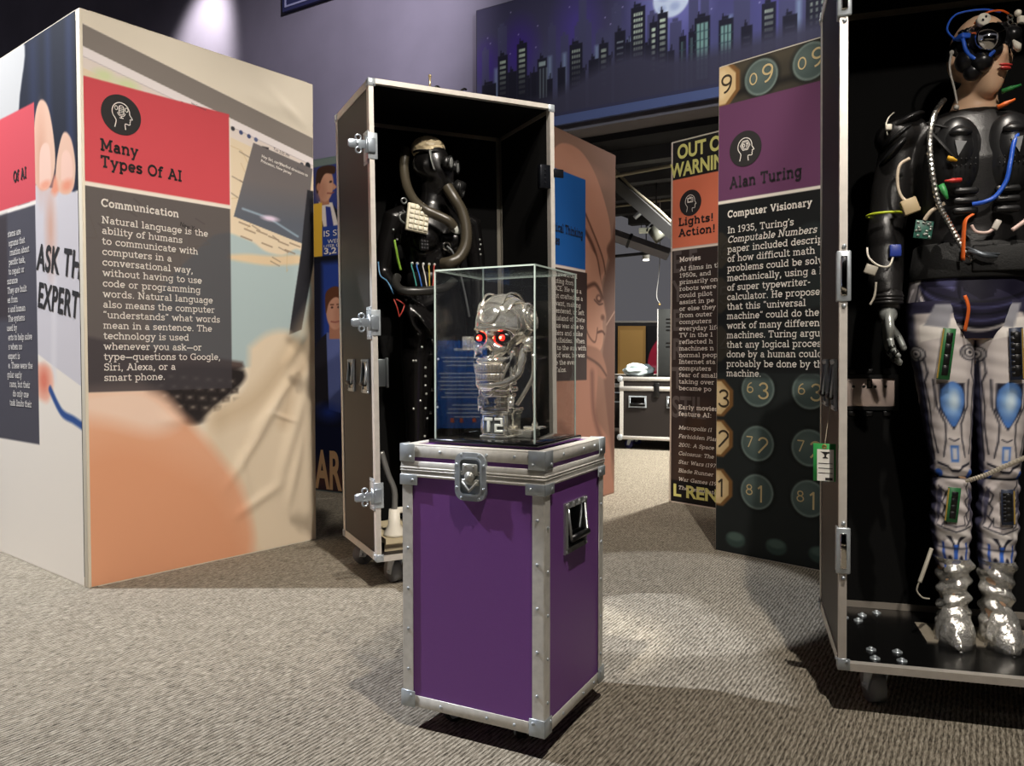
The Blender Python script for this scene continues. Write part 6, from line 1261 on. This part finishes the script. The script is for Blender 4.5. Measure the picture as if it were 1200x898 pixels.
m = MB().sweep(spline([mq(1102, 648, .0), mq(1096, 668, -.02), mq(1089, 690, -.03)], 8), .006, 8).sweep(spline([mq(1089, 688, -.03), mq(1086, 700, -.03), mq(1092, 708, -.03), mq(1100, 709, -.03)], 8), .0025, 8); part(CY, 'ankle_cord', m, mat('dull_white', (170, 164, 150), .5))

# ---- the one in the gas mask
wp = MIDC.matrix_basis @ Vector((.36, .27, 0))
GM = thing('mannequin', 'black latex mannequin with gas mask, hoses and exposed brain', 'mannequin', (wp.x, wp.y, 0), 26.3)
fz = TZ0+.0755; dz = 0
b = MB()
b.loft([(0, 0, 1.06, .11, .085), (0, .0, 1.16, .165, .115), (0, 0, 1.25, .15, .105), (0, .0, 1.37, .118, .09), (0, .0, 1.48, .145, .10), (0, .0, 1.57, .168, .11), (0, .008, 1.65, .175, .092), (0, .012, 1.70, .13, .075), (0, .01, 1.735, .07, .062), (-.002, .008, 1.78, .056, .056), (-.006, .0, 1.85, .058, .06)], 36)
for s in (-1, 1):
    b.ball((s*.072, -.085, 1.555), (.068, .058, .062), 22, 14)
    b.loft([(s*.075, 0, 1.15, .09, .10), (s*.082, 0, 1.0, .082, .09), (s*.085, 0, .85, .066, .074), (s*.085, 0, .70, .052, .058), (s*.085, .01, .56, .052, .06), (s*.085, .008, .42, .042, .046), (s*.085, .0, .30, .036, .04), (s*.085, .0, fz+.02, .036, .045)][::-1], 26)
    b.sweep([(s*.085, .03, fz+.034), (s*.088, -.06, fz+.034), (s*.09, -.13, fz+.02)], [.032, .038, .019], 14)
b.sweep([(-.13, .01, 1.68), (-.19, .012, 1.655), (-.225, .02, 1.52), (-.242, .02, 1.40), (-.205, -.06, 1.315), (-.165, -.115, 1.265)], [.05, .056, .048, .040, .034, .025], 18)
b.sweep([(.13, .01, 1.68), (.195, .012, 1.655), (.225, .02, 1.52), (.238, .02, 1.39), (.232, .0, 1.26), (.228, -.03, 1.14)], [.05, .056, .048, .04, .035, .026], 18)
hand(b, (.228, -.034, 1.13), (0, -.15, -1), (0, -1, .1), (-1, -.2, 0), 1.05, .5); hand(b, (-.16, -.12, 1.26), (.55, -.35, -.6), (.5, .3, .35), (.3, .6, -.5), 1.05, .7)
HG = head(b, (-.016, -.012, 1.905), 50, 5, 0, .98, True)
bo = part(GM, 'body', b, LATEX, 'black latex body'); remesh(bo, .007)
m = MB(); m.M = HG; m.sweep([(.038, -.088, .012), (.046, -.116, .014)], [.032, .030], 24).torus((.046, -.117, .014), .029, .006, 'y', 26, 8).sweep([(-.04, -.088, .012), (-.048, -.112, .014)], [.032, .030], 24).torus((-.048, -.113, .014), .029, .006, 'y', 26, 8)
m.sweep([(0, -.13, -.085), (0, -.168, -.10)], [.034, .036], 22).torus((0, -.165, -.099), .034, .006, 'y', 24, 8); mk = part(GM, 'gas_mask', m, mat('mask_rubber', (22, 22, 22), .4))
m = MB(); m.M = HG
for s in (-1, 1): m.ball((s*.047, -.118, .014), (.025, .004, .025), 20, 8)
part(mk, 'eyepiece', m, mat('eyepiece_grey', (150, 152, 150), .2, .1))
m = MB(); m.M = HG; m.sweep(spline([(-.078, -.02, .06), (-.084, -.03, .02), (-.08, -.05, -.03)], 6), .012, 8, flat=.35); part(mk, 'mask_strap', m, mat('strap_silver_grey', (120, 122, 118), .35, .5))
V, F = uvsphere((0, 0, 0), (.068, .082, .06), 60, 40)
n_ = V/np.linalg.norm(V, axis=1)[:, None]; k = 1+.05*np.sin(16*n_[:, 0]+5*np.sin(7*n_[:, 1])+3*np.sin(9*n_[:, 2]))*np.sign(1); k -= .09*np.exp(-(n_[:, 0]/.06)**2)
m = MB(); m.M = HG @ Matrix.Translation((0, .022, .086)); m.add([tuple(p) for p in V*k[:, None]], F, True); part(GM, 'brain', m, mat('brain_cream', (214, 196, 160), .4), 'cream coloured brain showing at the crown')
m = MB(); m.M = HG; m.torus((0, .012, .062), .076, .006, 'z', 34, 8); part(GM, 'skull_rim', m, LATEX)
def mg(px, py, y):
    x, z, k = (px-500)*.0043-.034, 1.691-(py-250)*.00404, (3.53+y)/3.53
    return (-1.328+(x+1.328)*k, y, 1+(z-1)*k)
HOSE = mat('hose_olive', (66, 60, 48), .38, 0, .5); HOSEB = mat('hose_black', (40, 39, 37), .35)
def hose(nm, pts, ys, r_, m, rb=1.12):
    q = spline([mg(a, b_, y) for (a, b_), y in zip(pts, ys)], 14); return part(GM, nm, MB().sweep(q, [r_*rb if i % 2 else r_ for i in range(len(q))], 14), m)
hose('breathing_hose', [(477,178),(474,198),(477,220),(485,236),(498,246),(514,252),(526,257),(532,264)], [.06,.04,-.02,-.10,-.15,-.17,-.185,-.18], .021, HOSE)
hose('breathing_hose', [(524,217),(533,230),(542,245),(547,265),(546,285),(538,300),(527,306),(519,308)], [-.13,-.16,-.17,-.18,-.185,-.185,-.18,-.15], .025, HOSE)
hose('waist_hose', [(466,326),(464,334),(470,341),(485,342),(505,340),(522,336),(532,328)], [-.06,-.10,-.15,-.175,-.18,-.17,-.13], .019, HOSEB)
kp = MB(); kp.M = Matrix.Translation(mg(490, 257, -.150)) @ Matrix.Rotation(R(-6), 4, 'X') @ Matrix.Rotation(R(8), 4, 'Y'); K0 = kp.M.copy(); kp.rbox(-.054, .050, -.009, .009, -.064, .064, .005)
ko = part(GM, 'keypad', kp, mat('keypad_cream', (206, 200, 176), .5)); m = MB(); m.M = K0
for i in range(4):
    for j in range(5): m.rbox(-.045+.0235*i, -.0245+.0235*i, -.016, -.009, -.055+.023*j, -.036+.023*j, .004)
part(ko, 'keys', m, mat('key_white', (222, 216, 196), .45))
kp = MB(); kp.M = Matrix.Translation(mg(497, 283, -.128)); K0 = kp.M.copy(); kp.rbox(-.022, .022, -.008, .008, -.042, .042, .006); ko = part(GM, 'phone_keypad', kp, BLACK); m = MB(); m.M = K0
for i in range(3):
    for j in range(4): m.rbox(-.017+.0125*i, -.008+.0125*i, -.012, -.008, -.036+.015*j, -.026+.015*j, .002)
m.rbox(-.012, .012, -.011, -.008, .027, .036, .002); part(ko, 'keys', m, mat('key_grey', (58, 58, 60), .35))
for (px, rgb, nm, dx) in ((483,(70,150,140),'teal',5),(489,(60,110,190),'blue',5),(496,(206,200,190),'white',4),(503,(190,170,70),'yellow',0),(509,(180,66,56),'red',-2)):
    m = MB().sweep(spline([mg(px, 310, -.105), mg(px-.5, 313, -.13), mg(px+dx*.4, 322, -.135), mg(px+dx, 336, -.14)], 6), .0032, 8); part(GM, nm+'_wire', m, mat('wire_'+nm, rgb, .4)); 
m = MB()
for px in (483, 489, 496, 503, 509): m.ball(mg(px, 309.5, -.108), .007, 10, 8)
for q in ((462,272),(466,283),(564,276),(565,282),(564,288),(565,294)): m.ball(mg(*q, -.05), .0045, 8, 6)
for i, (px, py) in enumerate(((490,391),(494,407),(487,423),(498,431),(498,441),(498,452),(499,462),(492,470),(498,479),(500,491),(497,512),(497,541),(484,423),(513,421),(484,479),(512,478))): m.ball(mg(px, py, -.115+.0004*(py-391)*.2), .0055, 8, 6)
part(GM, 'studs', m, mat('stud_white', (210, 210, 206), .3, .5))
m = MB()
for (px, py) in ((497,400),(495,414),(500,446),(496,456),(501,470),(494,482)): m.rbox(mg(px,0,0)[0]-.008, mg(px,0,0)[0]+.008, -.118, -.104, mg(0,py,0)[2]-.008, mg(0,py,0)[2]+.008, .003)
part(GM, 'buckles', m, DCHROME)
part(GM, 'green_cord', MB().sweep(spline([mg(463, 284, -.06), mg(465, 295, -.065), mg(467, 306, -.06), mg(470, 318, -.055)], 8), .006, 8), mat('lime_cord', (120, 160, 50), .5))
m = MB(); m.M = Matrix.Translation(mg(524, 287, -.125)); m.torus((0, 0, 0), .018, .005, 'y', 24, 8); part(GM, 'jack_ring', m, CHROME)
part(GM, 'audio_lead', MB().sweep(spline([mg(524, 287, -.125), mg(531, 294, -.14), mg(538, 312, -.13), mg(545, 340, -.12), mg(551, 370, -.11)], 8), .005, 8), mat('lead_grey', (96, 98, 100), .4))
m = MB(); m.torus(mg(474, 238, -.085), .012, .004, 'y', 20, 8).sweep(spline([mg(479, 250, -.10), mg(470, 254, -.11), mg(470, 260, -.115), mg(476, 264, -.12), mg(482, 262, -.12)], 8), .004, 8); part(GM, 'shoulder_rings', m, mat('ring_grey', (130, 132, 130), .3, .6))
m = MB().ball((.068, -.145, 1.60), (.04, .008, .022), 16, 8); part(GM, 'chest_patch', m, mat('patch_grey', (176, 178, 170), .3))
part(GM, 'corset_band', MB().loft([(0, 0, 1.335, .128, .10), (0, 0, 1.34, .131, .103), (0, 0, 1.40, .128, .10), (0, 0, 1.405, .124, .097)], 36), mat('corset_black', (20, 19, 19), .3))
for (px, py, px2, py2) in ((462,352,468,372),(465,352,474,358),(468,372,474,358)): part(GM, 'red_wire', MB().sweep(spline([mg(px, py, -.13), mg((px+px2)/2+1, (py+py2)/2, -.14), mg(px2, py2, -.13)], 6), .0028, 8), mat('wire_red', (180, 66, 56), .4))
part(GM, 'blue_lead', MB().sweep(spline([mg(445, 310, -.03), mg(447, 325, -.05), mg(455, 332, -.09), mg(462, 346, -.12)], 8), .003, 8), mat('wire_pale_blue', (90, 140, 180), .4))
# short pole and stand by its feet
t = thing('support_pole', 'white flanged foot with bent grey pole inside the tall case', 'pole', tuple(mid_at(.115, .12, TZ0+.0755)), 26.3)
part(t, 'flange', MB().sweep([(0, 0, 0), (0, 0, .012), (0, 0, .05), (0, 0, .12)], [.05, .048, .028, .024], 22).rbox(.01, .05, -.012, .012, .10, .125, .004), WHITE_M)
part(t, 'pole', MB().sweep(spline([(0, 0, .11), (0, 0, .2), (-.03, .0, .28), (-.06, 0, .38)], 8), .014, 14), mat('pole_grey', (150, 150, 146), .35, .6))
bpy.context.view_layer.update()
